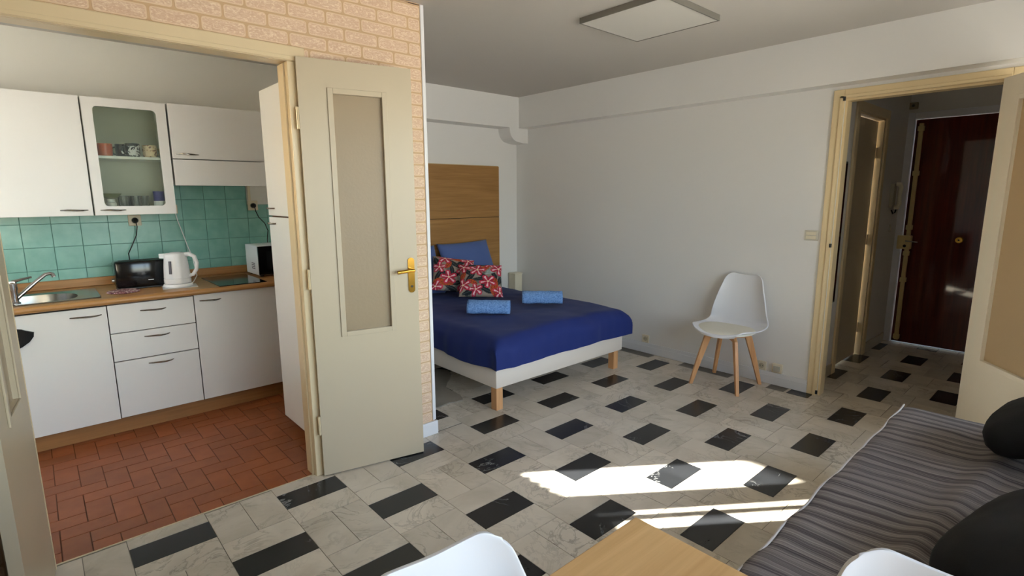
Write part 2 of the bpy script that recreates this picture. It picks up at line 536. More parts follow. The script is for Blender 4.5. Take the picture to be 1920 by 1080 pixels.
# wall with chair, doorway to the hall: y -0.175..-0.955, z<2.09
DY0, DY1, DZ = -0.175, -1.000, 2.09
wr = bmesh.new()
box(wr, XR, XR+0.08, DY0, YB, 0, H)
box(wr, XR, XR+0.08, YW, DY1, 0, H)
box(wr, XR, XR+0.08, DY1, DY0, DZ, H)
struct('wall_right', wr, W_WALL, 'long white wall with the doorway to the hall', 'wall')
bmm = bmesh.new()
box(bmm, 1.785, XR, YW, YB, 2.172, H)
struct('trim_3', bmm, W_WALL, 'white boxed ceiling beam along the long wall', 'beam')
struct('trim_4', B(-0.512, 1.785, 2.915, YB, 2.172, H), W_WALL, 'white boxed ceiling beam above the headboard', 'beam')
cb = [(1.655, 2.172)]
for k in range(1, 9):
    a = PI/2*k/8
    cb.append((1.655 + 0.125*(1-math.cos(a)), 2.165 - 0.135*math.sin(a)))
cb += [(1.84, 2.02), (XR, 2.02), (XR, 2.172)]
struct('trim_5', prism(bmesh.new(), cb, 'y', 2.915, YB), W_WALL, 'small curved white corbel under the beam corner', 'corbel')
bb = bmesh.new()
box(bb, XR-0.014, XR, -0.105, YB, 0, 0.098, 0.003)
box(bb, XR-0.018, XR-0.014, -0.105, YB, 0.062, 0.068)
struct('baseboard_right', bb, W_TRIM, 'white skirting board along the chair wall', 'skirting')
struct('baseboard_partition', B(-0.80, -0.500, 1.184, 1.20, 0, 0.085, 0.003), W_TRIM, 'short white skirting at the foot of the brick-paper wall', 'skirting')
struct('baseboard_alcove', B(-0.512, XR-0.014, YB-0.014, YB, 0, 0.098, 0.003), W_TRIM, 'white skirting board behind the bed', 'skirting')

# outer wall with kitchen window: y 1.76..2.652, z 0.95..1.97
KY0, KY1, KZ0, KZ1 = 1.76, 2.652, 0.95, 2.38
wlf = bmesh.new()
box(wlf, XL-0.2, XL, YW-0.2, KY0, 0, H)
box(wlf, XL-0.2, XL, KY1, YK, 0, H)
box(wlf, XL-0.2, XL, KY0, KY1, 0, KZ0)
box(wlf, XL-0.2, XL, KY0, KY1, KZ1, H)
struct('wall_left', wlf, W_KIT, 'white outer wall with the kitchen window', 'wall')
struct('added_sun_slab', B(XL-0.2-0.856, XL-0.2, -1.0, 5.5, 2.40, 2.56), mat('slab_render', (200, 196, 188), 0.8), 'added white slab cutting off high sun above the kitchen window', 'slab')  # unseen overhang added to limit how far the sun reaches indoors
XG = -3.30
wf = bmesh.new()
box(wf, XG-0.03, XG+0.03, 2.095, 2.266, KZ0, KZ1, 0.004)
box(wf, XG-0.02, XG+0.02, 2.002, 2.047, KZ0, KZ1)
box(wf, XG-0.03, XG+0.03, KY0, KY0+0.05, KZ0, KZ1)
box(wf, XG-0.03, XG+0.03, KY0, KY1, KZ0, KZ0+0.05)
w1 = struct('window_1', wf, W_TRIM, 'white kitchen casement window with central stiles', 'window')
obj('pane', B(XG-0.002, XG+0.002, 2.266, KY1, KZ0+0.05, KZ1), PANE, w1)
obj('pane', B(XG-0.002, XG+0.002, KY0+0.05, 2.002, KZ0+0.05, KZ1), PANE, w1)
obj('pane', B(XG-0.002, XG+0.002, 2.047, 2.095, KZ0+0.05, KZ1), PANE, w1)
cur = bmesh.new(); N = 90
rows = []
for zz in (0.96, 1.2, 1.408):
    rows.append([cur.verts.new((-3.235 + 0.012*math.sin(q*0.9), KY0 + (KY1-KY0)*q/N, zz)) for q in range(N+1)])
for a in range(2):
    for q in range(N):
        cur.faces.new((rows[a][q], rows[a][q+1], rows[a+1][q+1], rows[a+1][q]))
ct = NT('added_curtain_net'); ct.n.remove(ct.b)
cd = ct.new('ShaderNodeBsdfDiffuse'); cd.inputs[0].default_value = (0.75, 0.75, 0.75, 1)
cl = ct.new('ShaderNodeBsdfTranslucent'); cl.inputs[0].default_value = (0.05, 0.062, 0.08, 1)
cm = ct.new('ShaderNodeMixShader'); cm.inputs[0].default_value = 0.5
ct.link(cd.outputs[0], cm.inputs[1]); ct.link(cl.outputs[0], cm.inputs[2]); ct.link(cm.outputs[0], ct.out.inputs[0])
cu = thing('added_sun_curtain', 'added short white curtain blocking low sun at the kitchen window', 'curtain', (-3.235, 2.0, 1.43))  # added out of view: stops the low sun and diffuses it into the kitchen
for o_, m_ in ((obj('cloth', cur, ct.m, cu, True, loc=(3.235, -2.0, -1.43)), 0),
               (obj('rod', tube(bmesh.new(), [(-3.235, KY0+0.002, 1.432), (-3.235, KY1-0.002, 1.432)], 0.005), CHROME, cu, loc=(3.235, -2.0, -1.43)), 0)): pass

# window wall behind the photographer
GX0, GX1, GZ0, GZ1 = -2.05, 1.80, 0.08, 2.32
ww = bmesh.new()
box(ww, XL, GX0, YW-0.2, YW, 0, H)
box(ww, GX1, XR+0.08, YW-0.2, YW, 0, H)
box(ww, GX0, GX1, YW-0.2, YW, 0, GZ0)
box(ww, GX0, GX1, YW-0.2, YW, GZ1, H)
struct('wall_window', ww, W_WALL, 'white wall with the large balcony window', 'wall')
wf = bmesh.new(); ym = YW-0.1
for xa in (GX0, -0.80, 0.47, GX1-0.06):
    box(wf, xa, xa+0.06, ym-0.03, ym+0.03, GZ0, GZ1)
box(wf, GX0, GX1, ym-0.03, ym+0.03, GZ0, GZ0+0.08)
box(wf, GX0, GX1, ym-0.03, ym+0.03, GZ1-0.06, GZ1)
w2 = struct('window_2', wf, W_TRIM, 'wide white framed balcony window', 'window')
for xa, xb in ((GX0+.06, -0.80), (-0.74, 0.47), (0.53, GX1-.06)):
    obj('pane', B(xa, xb, ym-0.002, ym+0.002, GZ0+.08, GZ1-.06), PANE, w2)
struct('ground', B(-60, 60, -60, 60, -9.2, -9.0), mat('street', (150, 146, 138), 0.9), 'pale street level far below the windows', 'ground')

# hall walls
HY = -0.07
hw = bmesh.new()
box(hw, XR+0.08, 2.575, HY, HY+0.09, 0, H)
box(hw, 3.305, 4.20, HY, HY+0.09, 0, H)
box(hw, 2.575, 3.305, HY, HY+0.09, 2.09, H)
W_HALL = mat('hall_wall_paint', (224, 221, 216), 0.6)
struct('wall_hall_left', hw, W_HALL, 'grey white hall wall with the bathroom door', 'wall')
he = bmesh.new()
box(he, 4.05, 4.20, -0.125, HY, 0, H); box(he, 4.05, 4.20, -1.45, -1.03, 0, H); box(he, 4.05, 4.20, -1.03, -0.125, 2.145, H)
struct('wall_hall_end', he, W_HALL, 'hall wall around the entrance door', 'wall')
struct('wall_hall_right', B(XR+0.08, 4.20, -1.53, -1.45, 0, H), W_HALL, 'far side wall of the hall', 'wall')
hb = bmesh.new(); box(hb, XR+0.085, 2.505, HY-0.012, HY, 0, 0.09); box(hb, 3.375, 3.99, HY-0.012, HY, 0, 0.09)
struct('baseboard_hall', hb, CREAM2, 'cream skirting along the hall wall', 'skirting')

# ------------------------------------------------------------------ door frames
cf = bmesh.new()
box(cf, -2.46, -1.190, 1.176, 1.1985, 2.082, 2.150, 0.005)     # head casing
box(cf, -2.46, -1.215, 1.170, 1.176, 2.086, 2.104, 0.002)
box(cf, -1.235, -1.190, 1.186, 1.1985, 0.0, 2.082, 0.003)
box(cf, -2.47, -2.33, 1.180, 1.204, 0, 2.082)                     # jambs
box(cf, -1.275, PX1, 1.178, 1.285, 0, 2.082, 0.003)
box(cf, -1.283, -1.275, 1.215, 1.285, 0, 2.075)
box(cf, -2.46, PX1, 1.20, 1.285, 2.082, PZ)
struct('trim_6', cf, CREAM, 'cream painted frame around the kitchen opening', 'door frame')
cf = bmesh.new()
box(cf, XR-0.016, XR-0.001, -0.172, -0.104, 0, 2.148, 0.004)
box(cf, XR-0.016, XR-0.001, -1.07, -1.000, 0, 2.148, 0.004)
box(cf, XR-0.016, XR-0.001, -1.000, -0.172, 2.088, 2.148, 0.004)
box(cf, XR-0.026, XR-0.016, -0.170, -0.148, 0, 2.108, 0.003)
box(cf, XR-0.026, XR-0.016, -1.002, -0.148, 2.090, 2.110, 0.003)
box(cf, XR, XR+0.085, -0.190, -0.175, 0, 2.09)
box(cf, XR, XR+0.085, -1.000, -0.985, 0, 2.09)
box(cf, XR, XR+0.085, -0.985, -0.190, 2.075, 2.09)
fr = struct('trim_7', cf, YELLOW, 'yellowed cream frame around the hall doorway', 'door frame')
for zz in (2.085, 1.105, 0.03):
    obj('hinge_pin', tube(bmesh.new(), [(XR-0.030, -0.176, zz-0.013), (XR-0.030, -0.176, zz+0.013)], 0.008), BLACK_PL, fr, True)
cf = bmesh.new()
box(cf, 2.505, 2.575, HY-0.018, HY-0.001, 0, 2.16, 0.004)
box(cf, 3.305, 3.375, HY-0.018, HY-0.001, 0, 2.16, 0.004)
box(cf, 2.575, 3.305, HY-0.018, HY-0.001, 2.09, 2.16, 0.004)
box(cf, 2.575, 2.59, HY, HY+0.09, 0, 2.09); box(cf, 3.29, 3.305, HY, HY+0.09, 0, 2.09)
box(cf, 2.59, 3.29, HY, HY+0.09, 2.075, 2.09)
struct('trim_8', cf, YELLOW, 'yellowed cream frame of the bathroom door in the hall', 'door frame')
cf = bmesh.new()
box(cf, 4.035, 4.049, -0.125, -0.055, 0, 2.205, 0.004); box(cf, 4.035, 4.049, -1.10, -1.03, 0, 2.205, 0.004)
box(cf, 4.035, 4.049, -1.03, -0.125, 2.145, 2.205, 0.004)
struct('trim_9', cf, mat('grey_white_paint', (230, 230, 236), 0.4), 'grey white frame around the entrance door', 'door frame')

# ------------------------------------------------------------------ doors
def door_leaf(name, label, loc, ang, w, h, g0, g1, gz0, gz1, t0, t1, m, hside):
    """leaf in local x (from hinge), thickness t0..t1 in local y"""
    root = thing(name, label, 'door', (*loc, 0.006), ang); root['kind'] = 'structure'
    bm = bmesh.new()
    prof = [(0, g0, 0, h), (g1, w, 0, h)]
    box(bm, 0, g0, t0, t1, 0, h); box(bm, g1, w, t0, t1, 0, h)
    box(bm, g0, g1, t0, t1, 0, gz0); box(bm, g0, g1, t0, t1, gz1, h)
    bmesh.ops.remove_doubles(bm, verts=bm.verts, dist=1e-5)
    obj('panel', bm, m, root)
    for yy0, yy1 in ((t0-0.007, t0), (t1, t1+0.007)):
        mb = bmesh.new(); q = 0.026
        box(mb, g0-q, g0, yy0, yy1, gz0-q, gz1+q, 0.002); box(mb, g1, g1+q, yy0, yy1, gz0-q, gz1+q, 0.002)
        box(mb, g0, g1, yy0, yy1, gz0-q, gz0, 0.002); box(mb, g0, g1, yy0, yy1, gz1, gz1+q, 0.002)
        obj('moulding', mb, m, root)
    obj('glass', B(g0, g1, (t0+t1)/2-0.003, (t0+t1)/2+0.003, gz0, gz1), FROST, root)
    return root
a1 = math.atan2(-0.122, 0.538)
d1 = door_leaf('door_1', 'cream half-glazed kitchen door leaf folded back on the brick-paper wall', (-1.245, 1.149), a1, 0.551, 2.095, 0.157, 0.395, 0.765, 1.942, 0.0, 0.036, CREAM2, -1)
hp = bmesh.new()
pts = [(p[0]+0.515, p[1]+1.033) for p in rrect(0.036, 0.19, 0.017, 6)]
prism(hp, pts, 'y', -0.005, 0.0)
hd = obj('handle_plate', hp, BRASS, d1, True)
hl = bmesh.new()
tube(hl, [(0.515, -0.004, 1.062), (0.515, -0.045, 1.062)], 0.010, 10)
tube(hl, [(0.517, -0.046, 1.063), (0.49, -0.049, 1.064), (0.46, -0.051, 1.061), (0.425, -0.050, 1.058)], [0.009, 0.010, 0.009, 0.011], 10)
obj('lever', hl, BRASS, hd, True)
obj('keyhole', tube(bmesh.new(), [(0.515, -0.0085, 0.972), (0.515, -0.004, 0.972)], 0.006, 10), BLACK_PL, hd)
for zz in (0.28, 1.05, 1.82):
    obj('hinge', tube(bmesh.new(), [(-0.007, 0.004, zz-0.05), (-0.007, 0.004, zz+0.05)], 0.007, 8), CREAM, d1, True)
a2 = math.atan2(-0.54, -0.058)
door_leaf('door_2', 'cream half-glazed kitchen door leaf swung open into the room', (-2.332, 1.172), a2, 0.52, 2.095, 0.157, 0.365, 0.765, 1.942, -0.036, 0.0, CREAM2, 1)
a3 = math.radians(217)
door_leaf('door_3', 'cream half-glazed hall door leaf swung open behind the sofa', (1.884, -0.968), a3, 0.77, 2.085, 0.150, 0.62, 0.50, 1.95, 0.0, 0.036, mat('bounce_lit_cream_paint', (228, 220, 202), 0.35, bump=(240, 0.2, 0.001)), 1)  # cream lightened on this leaf to stand in for sunlight bounced off the floor
# bathroom door
d4 = thing('door_4', 'plain cream bathroom door set back in its frame in the hall', 'door', (2.60, 0.0, 0.008)); d4['kind'] = 'structure'
obj('panel', B(0.002, 0.676, -0.028, 0.010, 0, 2.06, 0.002), CREAM2, d4)
for zz in (0.25, 1.05, 1.80):
    obj('hinge', tube(bmesh.new(), [(0.684, -0.030, zz-0.045), (0.684, -0.030, zz+0.045)], 0.007, 8), CREAM, d4, True)
# entrance door
d5 = thing('door_5', 'dark varnished mahogany entrance door with a vertical lock bar', 'door', (4.07, -0.13, 0.006)); d5['kind'] = 'structure'
obj('panel', B(0, 0.05, -0.90, 0.0, 0, 2.135, 0.003), MAHOG, d5)
LOCKC = mat('lock_bronze_paint', (214, 190, 132), 0.35, 0.0)
lb = bmesh.new()
box(lb, -0.030, -0.004, -0.062, -0.028, 0.02, 2.10, 0.004)
for zz in (0.03, 0.60, 0.86, 1.11, 1.62, 2.03):
    box(lb, -0.034, 0.0, -0.070, -0.020, zz, zz+0.045, 0.004)
lbo = obj('lock_bar', lb, LOCKC, d5)
obj('lock_box', B(-0.052, -0.001, -0.078, 0.034, 0.925, 1.055, 0.005), LOCKC, lbo)
tl = bmesh.new(); tube(tl, [(-0.05, -0.040, 1.005), (-0.075, -0.040, 1.005), (-0.078, -0.07, 1.003), (-0.078, -0.135, 1.0)], 0.006, 8)
obj('lever', tl, CHROME, lbo, True)
obj('cylinder', tube(bmesh.new(), [(-0.054, -0.03, 0.955), (-0.050, -0.03, 0.955)], 0.014, 12), BLACK_PL, lbo)
kn = bmesh.new(); tube(kn, [(0.0, -0.43, 1.033), (-0.012, -0.43, 1.033), (-0.03, -0.43, 1.033), (-0.045, -0.43, 1.033)], [0.03, 0.03, 0.014, 0.026], 16)
kno = obj('knob', kn, BRASS, d5, True)
obj('peephole', tube(bmesh.new(), [(-0.0455, -0.43, 1.033), (-0.047, -0.43, 1.033)], 0.008, 10), BLACK_PL, kno)

# ------------------------------------------------------------------ kitchen units
def bow(parent, xa, xb, z, y, name='handle'):
    """slim bowed bar handle on a front facing -y (world coordinates)"""
    n = 9; pts = []
    for k in range(n):
        t = k/(n-1); pts.append((xa+(xb-xa)*t, y-0.002-0.026*math.sin(PI*t)**0.6, z + 0.0015*math.sin(2*PI*t)))
    rad = [0.0035+0.0025*math.sin(PI*k/(n-1)) for k in range(n)]
    return obj(name, tube(bmesh.new(), pts, rad, 8), DARKMET, parent, True)
CARC = mat('cabinet_carcass', (84, 56, 38), 0.7)
YF = 2.50
def base_unit(label, x0, x1, fronts, handles, front_name):
    t = thing('base_cabinet' if front_name == 'door' else 'drawer_cabinet', label, 'cabinet', (0, 0, 0))
    obj('body', B(x0+0.003, x1-0.003, YF+0.021, 3.12, 0.10, 0.825 if x0 > -2.2 else 0.705), CARC, t)
    for (z0, z1), (ha, hb, hz) in zip(fronts, handles):
        f = obj(front_name, B(x0+0.0022, x1-0.0022, YF, YF+0.019, z0, z1, 0.002), WHITE_LAM, t)
        bow(f, ha, hb, hz, YF)
    return t
base_unit('white kitchen base cabinet under the steel sink', -2.565, -1.9652, [(0.104, 0.818)], [(-2.14, -1.994, 0.772)], 'door')
base_unit('white three-drawer kitchen cabinet under the toaster', -1.9648, -1.5062, [(0.646, 0.82), (0.469, 0.641), (0.107, 0.463)], [(-1.80, -1.665, 0.768), (-1.795, -1.66, 0.602), (-1.79, -1.655, 0.427)], 'drawer')
base_unit('white kitchen base cabinet under the black hob', -1.5058, -0.905, [(0.107, 0.826)], [(-1.472, -1.345, 0.785)], 'door')
struct('trim_10', B(-2.565, -0.905, 2.548, 2.566, 0.0, 0.099), PLINTH, 'beech plinth board under the kitchen cabinets', 'plinth')
wt = thing('worktop', 'wood-effect kitchen worktop holding sink and hob', 'worktop', (0, 0, 0))
wb = bmesh.new()
SX0, SX1, SY0, SY1 = -2.50, -1.985, 2.56, 2.955       # cut-out of the sink
box(wb, -2.565, SX0, 2.478, 3.13, 0.829, 0.867); box(wb, SX1, -0.585, 2.478, 3.13, 0.829, 0.867)
box(wb, SX0, SX1, 2.478, SY0, 0.829, 0.867); box(wb, SX0, SX1, SY1, 3.13, 0.829, 0.867)
obj('slab', wb, BEECH_X, wt)
obj('front_edge', tube(bmesh.new(), [(-2.565, 2.478, 0.848), (-0.585, 2.478, 0.848)], 0.0189, 12), BEECH_X, wt, True)
obj('upstand', B(-2.565, -0.585, 3.115, 3.141, 0.868, 0.925, 0.004), BEECH_X, wt)

# sink
sk = thing('sink', 'stainless steel inset sink with oval bowl', 'sink', (-2.24, 2.75, 0.868))
bm = bmesh.new(); seg = 40
cx, cy, bw, bh = -0.03, 0.0, 0.19, 0.165
def sup(a, rx, ry, e=0.75):
    c, s = math.cos(a), math.sin(a)
    return (cx + rx*math.copysign(abs(c)**e, c), cy + ry*math.copysign(abs(s)**e, s))
def rect_at(a, x0, x1, y0, y1):
    c, s = math.cos(a), math.sin(a)
    t = min(((x1-cx)/c if c > 1e-6 else ((x0-cx)/c if c < -1e-6 else 9)), ((y1-cy)/s if s > 1e-6 else ((y0-cy)/s if s < -1e-6 else 9)))
    return (cx + t*c, cy + t*s)
rings = []
angs = [2*PI*k/seg + 0.001 for k in range(seg)]
RX0, RX1, RY0, RY1 = -0.275, 0.265, -0.21, 0.215
for z, fn in ((-0.0005, lambda a: rect_at(a, RX0, RX1, RY0, RY1)), (0.006, lambda a: rect_at(a, RX0+.004, RX1-.004, RY0+.004, RY1-.004)), (0.003, lambda a: sup(a, bw+.012, bh+.012)),
              (0.0, lambda a: sup(a, bw, bh)), (-0.06, lambda a: sup(a, bw*.96, bh*.96)), (-0.135, lambda a: sup(a, bw*.86, bh*.86)), (-0.15, lambda a: sup(a, bw*.7, bh*.7)), (-0.152, lambda a: sup(a, 0.03, 0.03, 1))):
    rings.append([bm.verts.new((*fn(a), z)) for a in angs])
for i in range(len(rings)-1):
    for k in range(seg): bm.faces.new((rings[i][k], rings[i][(k+1) % seg], rings[i+1][(k+1) % seg], rings[i+1][k]))
bm.faces.new(rings[-1])
bmesh.ops.recalc_face_normals(bm, faces=bm.faces)
for f in bm.faces: f.normal_flip() if f.normal.z < -0.5 else None
obj('bowl', bm, mat('sink_steel', (150, 148, 142), 0.24, 1.0), sk, True)
obj('drain', lathe(bmesh.new(), [(0.0, 0.0), (0.028, 0.0), (0.032, 0.003), (0.0, 0.004)], (cx, cy, -0.151), 20), CHROME, sk, True)

fa = thing('faucet', 'chrome single-lever mixer tap with a long spout', 'faucet', (-2.362, 2.60, 0.8735))
obj('body', lathe(bmesh.new(), [(0.026, 0), (0.026, 0.006), (0.019, 0.012), (0.019, 0.075), (0.022, 0.082), (0.022, 0.115), (0.012, 0.125), (0, 0.126)], seg=20), CHROME, fa, True)
obj('spout', tube(bmesh.new(), [(0.012, 0.003, 0.03), (0.05, 0.012, 0.066), (0.10, 0.03, 0.112), (0.145, 0.045, 0.148), (0.165, 0.052, 0.152), (0.178, 0.057, 0.146), (0.182, 0.058, 0.130)], [0.011, 0.011, 0.0105, 0.010, 0.010, 0.011, 0.012], 12), CHROME, fa, True)
lv = bmesh.new(); tapered(lv, (0.0, 0, 0.118), (0.0, 0, 0.128), 0.014, 0.014, 0.012, 0.012)
tube(lv, [(0.0, 0.0, 0.124), (0.04, 0.012, 0.134), (0.085, 0.025, 0.142)], [0.010, 0.007, 0.005], 8)
obj('lever', lv, CHROME, fa, True)

# hob
hb_ = thing('hob', 'black glass electric hob set in the worktop', 'hob', (-1.20, 2.73, 0.8675))
obj('glass', B(-0.152, 0.152, -0.255, 0.255, 0, 0.005, 0.002), BLACK_GL, hb_)

# toaster
to = thing('toaster', 'long black gloss two-slot toaster on the worktop', 'toaster', (-1.735, 2.82, 0.8675))
tb = bmesh.new(); box(tb, -0.145, 0.145, -0.055, 0.075, 0.012, 0.185, 0.016)
obj('body', tb, BLACK_GL, to, True)
obj('base', B(-0.138, 0.138, -0.048, 0.068, 0.0, 0.012, 0.003), BLACK_PL, to)
for yy in (-0.012, 0.028): obj('slot', B(-0.115, 0.115, yy-0.007, yy+0.007, 0.1855, 0.1862), GAPDARK, to)
obj('badge', B(0.03, 0.06, -0.0562, -0.0552, 0.052, 0.057), WHITE_PL, to)
obj('knob', tube(bmesh.new(), [(-0.147, 0.01, 0.06), (-0.16, 0.01, 0.06)], 0.013, 12), STEEL, to, True)

# kettle
ke = thing('kettle', 'white plastic electric kettle on its power base', 'kettle', (-1.552, 2.680, 0.8725), math.radians(-30))
obj('power_base', lathe(bmesh.new(), [(0.086, 0), (0.088, 0.004), (0.082, 0.02), (0.0, 0.021)], seg=28), WHITE_PL, ke, True)
obj('body', lathe(bmesh.new(), [(0.074, 0.022), (0.079, 0.03), (0.079, 0.052), (0.0765, 0.054), (0.0765, 0.058), (0.078, 0.06), (0.073, 0.13), (0.066, 0.195), (0.064, 0.214), (0.056, 0.222), (0.03, 0.227), (0, 0.228)], seg=32), WHITE_PL, ke, True)
sp = bmesh.new()
prism(sp, [(-0.05, -0.028), (-0.05, 0.028), (-0.096, 0.006), (-0.096, -0.006)], 'z', 0.190, 0.219)
obj('spout', sp, WHITE_PL, ke, True)
obj('handle', tube(bmesh.new(), [(0.045, 0, 0.208), (0.085, 0, 0.214), (0.115, 0, 0.197), (0.127, 0, 0.155), (0.120, 0, 0.108), (0.098, 0, 0.076), (0.068, 0, 0.068)], [0.016, 0.015, 0.013, 0.012, 0.012, 0.012, 0.013], 10), WHITE_PL, ke, True)
gw = bmesh.new(); box(gw, -0.008, 0.008, -0.004, 0.004, 0.09, 0.175, 0.002)
gw_o = obj('water_gauge', gw, mat('grey_gauge', (96, 94, 100), 0.3), ke, loc=(-0.012, -0.0838, 0)); gw_o.rotation_euler = (math.radians(-4.5), 0, math.radians(-9))

ma = B(-0.10, 0.10, -0.085, 0.085, 0, 0.004, 0.0015)
tag(obj('kettle_mat', ma, mat('pale_grey_silicone', (206, 204, 202), 0.35), None, loc=(-1.545, 2.675, 0.8676), rotz=-0.12), 'thin pale grey square mat under the kettle', 'mat')
# microwave
mw = thing('microwave', 'small white microwave with a black door', 'microwave', (-1.018, 2.745, 0.8675))
box_m = bmesh.new(); box(box_m, 0.0, 0.43, 0.006, 0.29, 0.012, 0.232, 0.004)
obj('body', box_m, WHITE_PL, mw)
obj('door', B(0.003, 0.427, -0.010, 0.005, 0.016, 0.229, 0.003), BLACK_GL, mw)
obj('window', B(0.06, 0.30, -0.0112, -0.0102, 0.055, 0.19), mat('microwave_window', (24, 24, 26), 0.2), mw)
for a, b in ((0.03, 0.03), (0.40, 0.03), (0.03, 0.26), (0.40, 0.26)):
    obj('foot', lathe(bmesh.new(), [(0.014, 0), (0.014, 0.012), (0, 0.0121)], (a, b, 0), 10), BLACK_PL, mw)
for r_ in range(4):
    for c_ in range(5):
        obj('vent_slot', B(-0.0012, -0.0002, 0.075+c_*0.016, 0.085+c_*0.016, 0.055+r_*0.013, 0.061+r_*0.013), GAPDARK, mw)

# trivet
ct2 = NT('crochet_yarn'); cn = ct2.noise(ct2.coords(), 55, 3, 0.6, 1.0)
ct2.link(ct2.ramp(cn, [(0.38, rgba((70, 34, 48))), (0.5, rgba((150, 92, 100))), (0.62, rgba((214, 196, 190)))]), ct2.b.inputs['Base Color'])
ct2.set(Roughness=0.95); ct2.bump(cn, 1.0, 0.006); CROCHET = ct2.m
tr = bmesh.new(); lathe(tr, [(0.0, 0.0), (0.085, 0.0), (0.09, 0.004), (0.085, 0.010), (0.06, 0.007), (0.05, 0.011), (0.03, 0.007), (0.0, 0.010)], seg=28)
tag(obj('trivet', tr, CROCHET, None, True, loc=(-1.855, 2.685, 0.8675)), 'round dusky pink crocheted trivet between sink and toaster', 'trivet')

# wall cabinets
YU = 2.80
def upper(label, x0, x1, z0, z1, ha, hb, hz, name='wall_cabinet'):
    t = thing(name, label, 'cabinet', (0, 0, 0))
    obj('body', B(x0+0.002, x1-0.002, YU+0.02, YK-0.001, z0, z1), WHITE_LAM, t)
    d = obj('door', B(x0+0.002, x1-0.002, YU, YU+0.018, z0, z1, 0.002), WHITE_LAM, t)
    bow(d, ha, hb, hz, YU)
    return t
upper('solid white wall cabinet above the sink', -2.54, -1.941, 1.35, 2.07, -2.10, -1.968, 1.385)
upper('wide white flap wall cabinet above the extractor hood', -1.484, -0.892, 1.719, 2.075, -1.458, -1.325, 1.748)
hd_ = thing('extractor_hood', 'slim white extractor hood under the flap cabinet', 'hood', (0, 0, 0))
obj('body', B(-1.482, -0.894, YU+0.02, YK-0.008, 1.545, 1.712), WHITE_LAM, hd_)
obj('front_panel', prism(bmesh.new(), [(YU-0.002, 1.712), (YU+0.016, 1.712), (YU+0.016, 1.54), (YU+0.004, 1.54)], 'x', -1.482, -0.894), WHITE_LAM, hd_)
# glazed cabinet
gc = thing('glazed_wall_cabinet', 'white wall cabinet with a glass door showing mugs and glasses', 'cabinet', (0, 0, 0))
gx0, gx1 = -1.936, -1.492
ins = mat('cabinet_inside', (216, 218, 206), 0.6)
bm = bmesh.new()
box(bm, gx0, gx0+0.016, YU+0.02, YK-0.001, 1.35, 2.072); box(bm, gx1-0.016, gx1, YU+0.02, YK-0.001, 1.35, 2.072)
box(bm, gx0+.016, gx1-.016, YU+0.02, YK-0.001, 1.35, 1.366); box(bm, gx0+.016, gx1-.016, YU+0.02, YK-0.001, 2.056, 2.072)
box(bm, gx0+.016, gx1-.016, YK-0.008, YK-0.001, 1.366, 2.056)
obj('body', bm, ins, gc)
obj('shelf', B(gx0+.017, gx1-.017, YU+0.03, YK-0.009, 1.706, 1.722), WHITE_LAM, gc)
bm = bmesh.new()                                # door frame with rounded window
gcx, gcz, gw_, gh_ = (-1.881-1.551)/2, (1.407+2.018)/2, 0.331, 0.612
inner = [(gcx+p[0], gcz+p[1]) for p in rrect(gw_, gh_, 0.025, 5)]
ox0, ox1, oz0, oz1 = gx0+0.002, gx1-0.002, 1.352, 2.07
sides = [('r', 't'), ('t', 'l'), ('l', 'b'), ('b', 'r')]
corners = [(ox1, oz1), (ox0, oz1), (ox0, oz0), (ox1, oz0)]
def to_side(p, sd_):
    return {'r': (ox1, p[1]), 'l': (ox0, p[1]), 't': (p[0], oz1), 'b': (p[0], oz0)}[sd_]
pout = [to_side(p, sides[k//6][0 if k % 6 < 3 else 1]) for k, p in enumerate(inner)]
n = len(inner)
lays = []
for y0_ in (YU, YU+0.018):
    vi = [bm.verts.new((p[0], y0_, p[1])) for p in inner]; vo = [bm.verts.new((p[0], y0_, p[1])) for p in pout]
    vc = [bm.verts.new((c[0], y0_, c[1])) for c in corners]
    rim = []
    for k in range(n):
        k2 = (k+1) % n
        rim.append(vo[k])
        if k % 6 == 2:
            bm.faces.new((vi[k], vi[k2], vo[k2], vc[k//6], vo[k])); rim.append(vc[k//6])
        else: bm.faces.new((vi[k], vi[k2], vo[k2], vo[k]))
    lays.append((vi, rim))
for q in (0, 1):
    A, Bq = lays[0][q], lays[1][q]
    for k in range(len(A)): bm.faces.new((A[k], A[(k+1) % len(A)], Bq[(k+1) % len(A)], Bq[k]))
bmesh.ops.remove_doubles(bm, verts=bm.verts, dist=1e-6)
bmesh.ops.recalc_face_normals(bm, faces=bm.faces)
gd = obj('door', bm, WHITE_LAM, gc)
obj('glass', B(gcx-gw_/2-0.006, gcx+gw_/2+0.006, YU+0.010, YU+0.013, gcz-gh_/2-0.006, gcz+gh_/2+0.006), thin_glass('cabinet_glass', (0.92, 0.95, 0.92), ior=1.12, rough=0.1, haze=0.02), gd)
bow(gd, -1.905, -1.775, 1.382, YU)
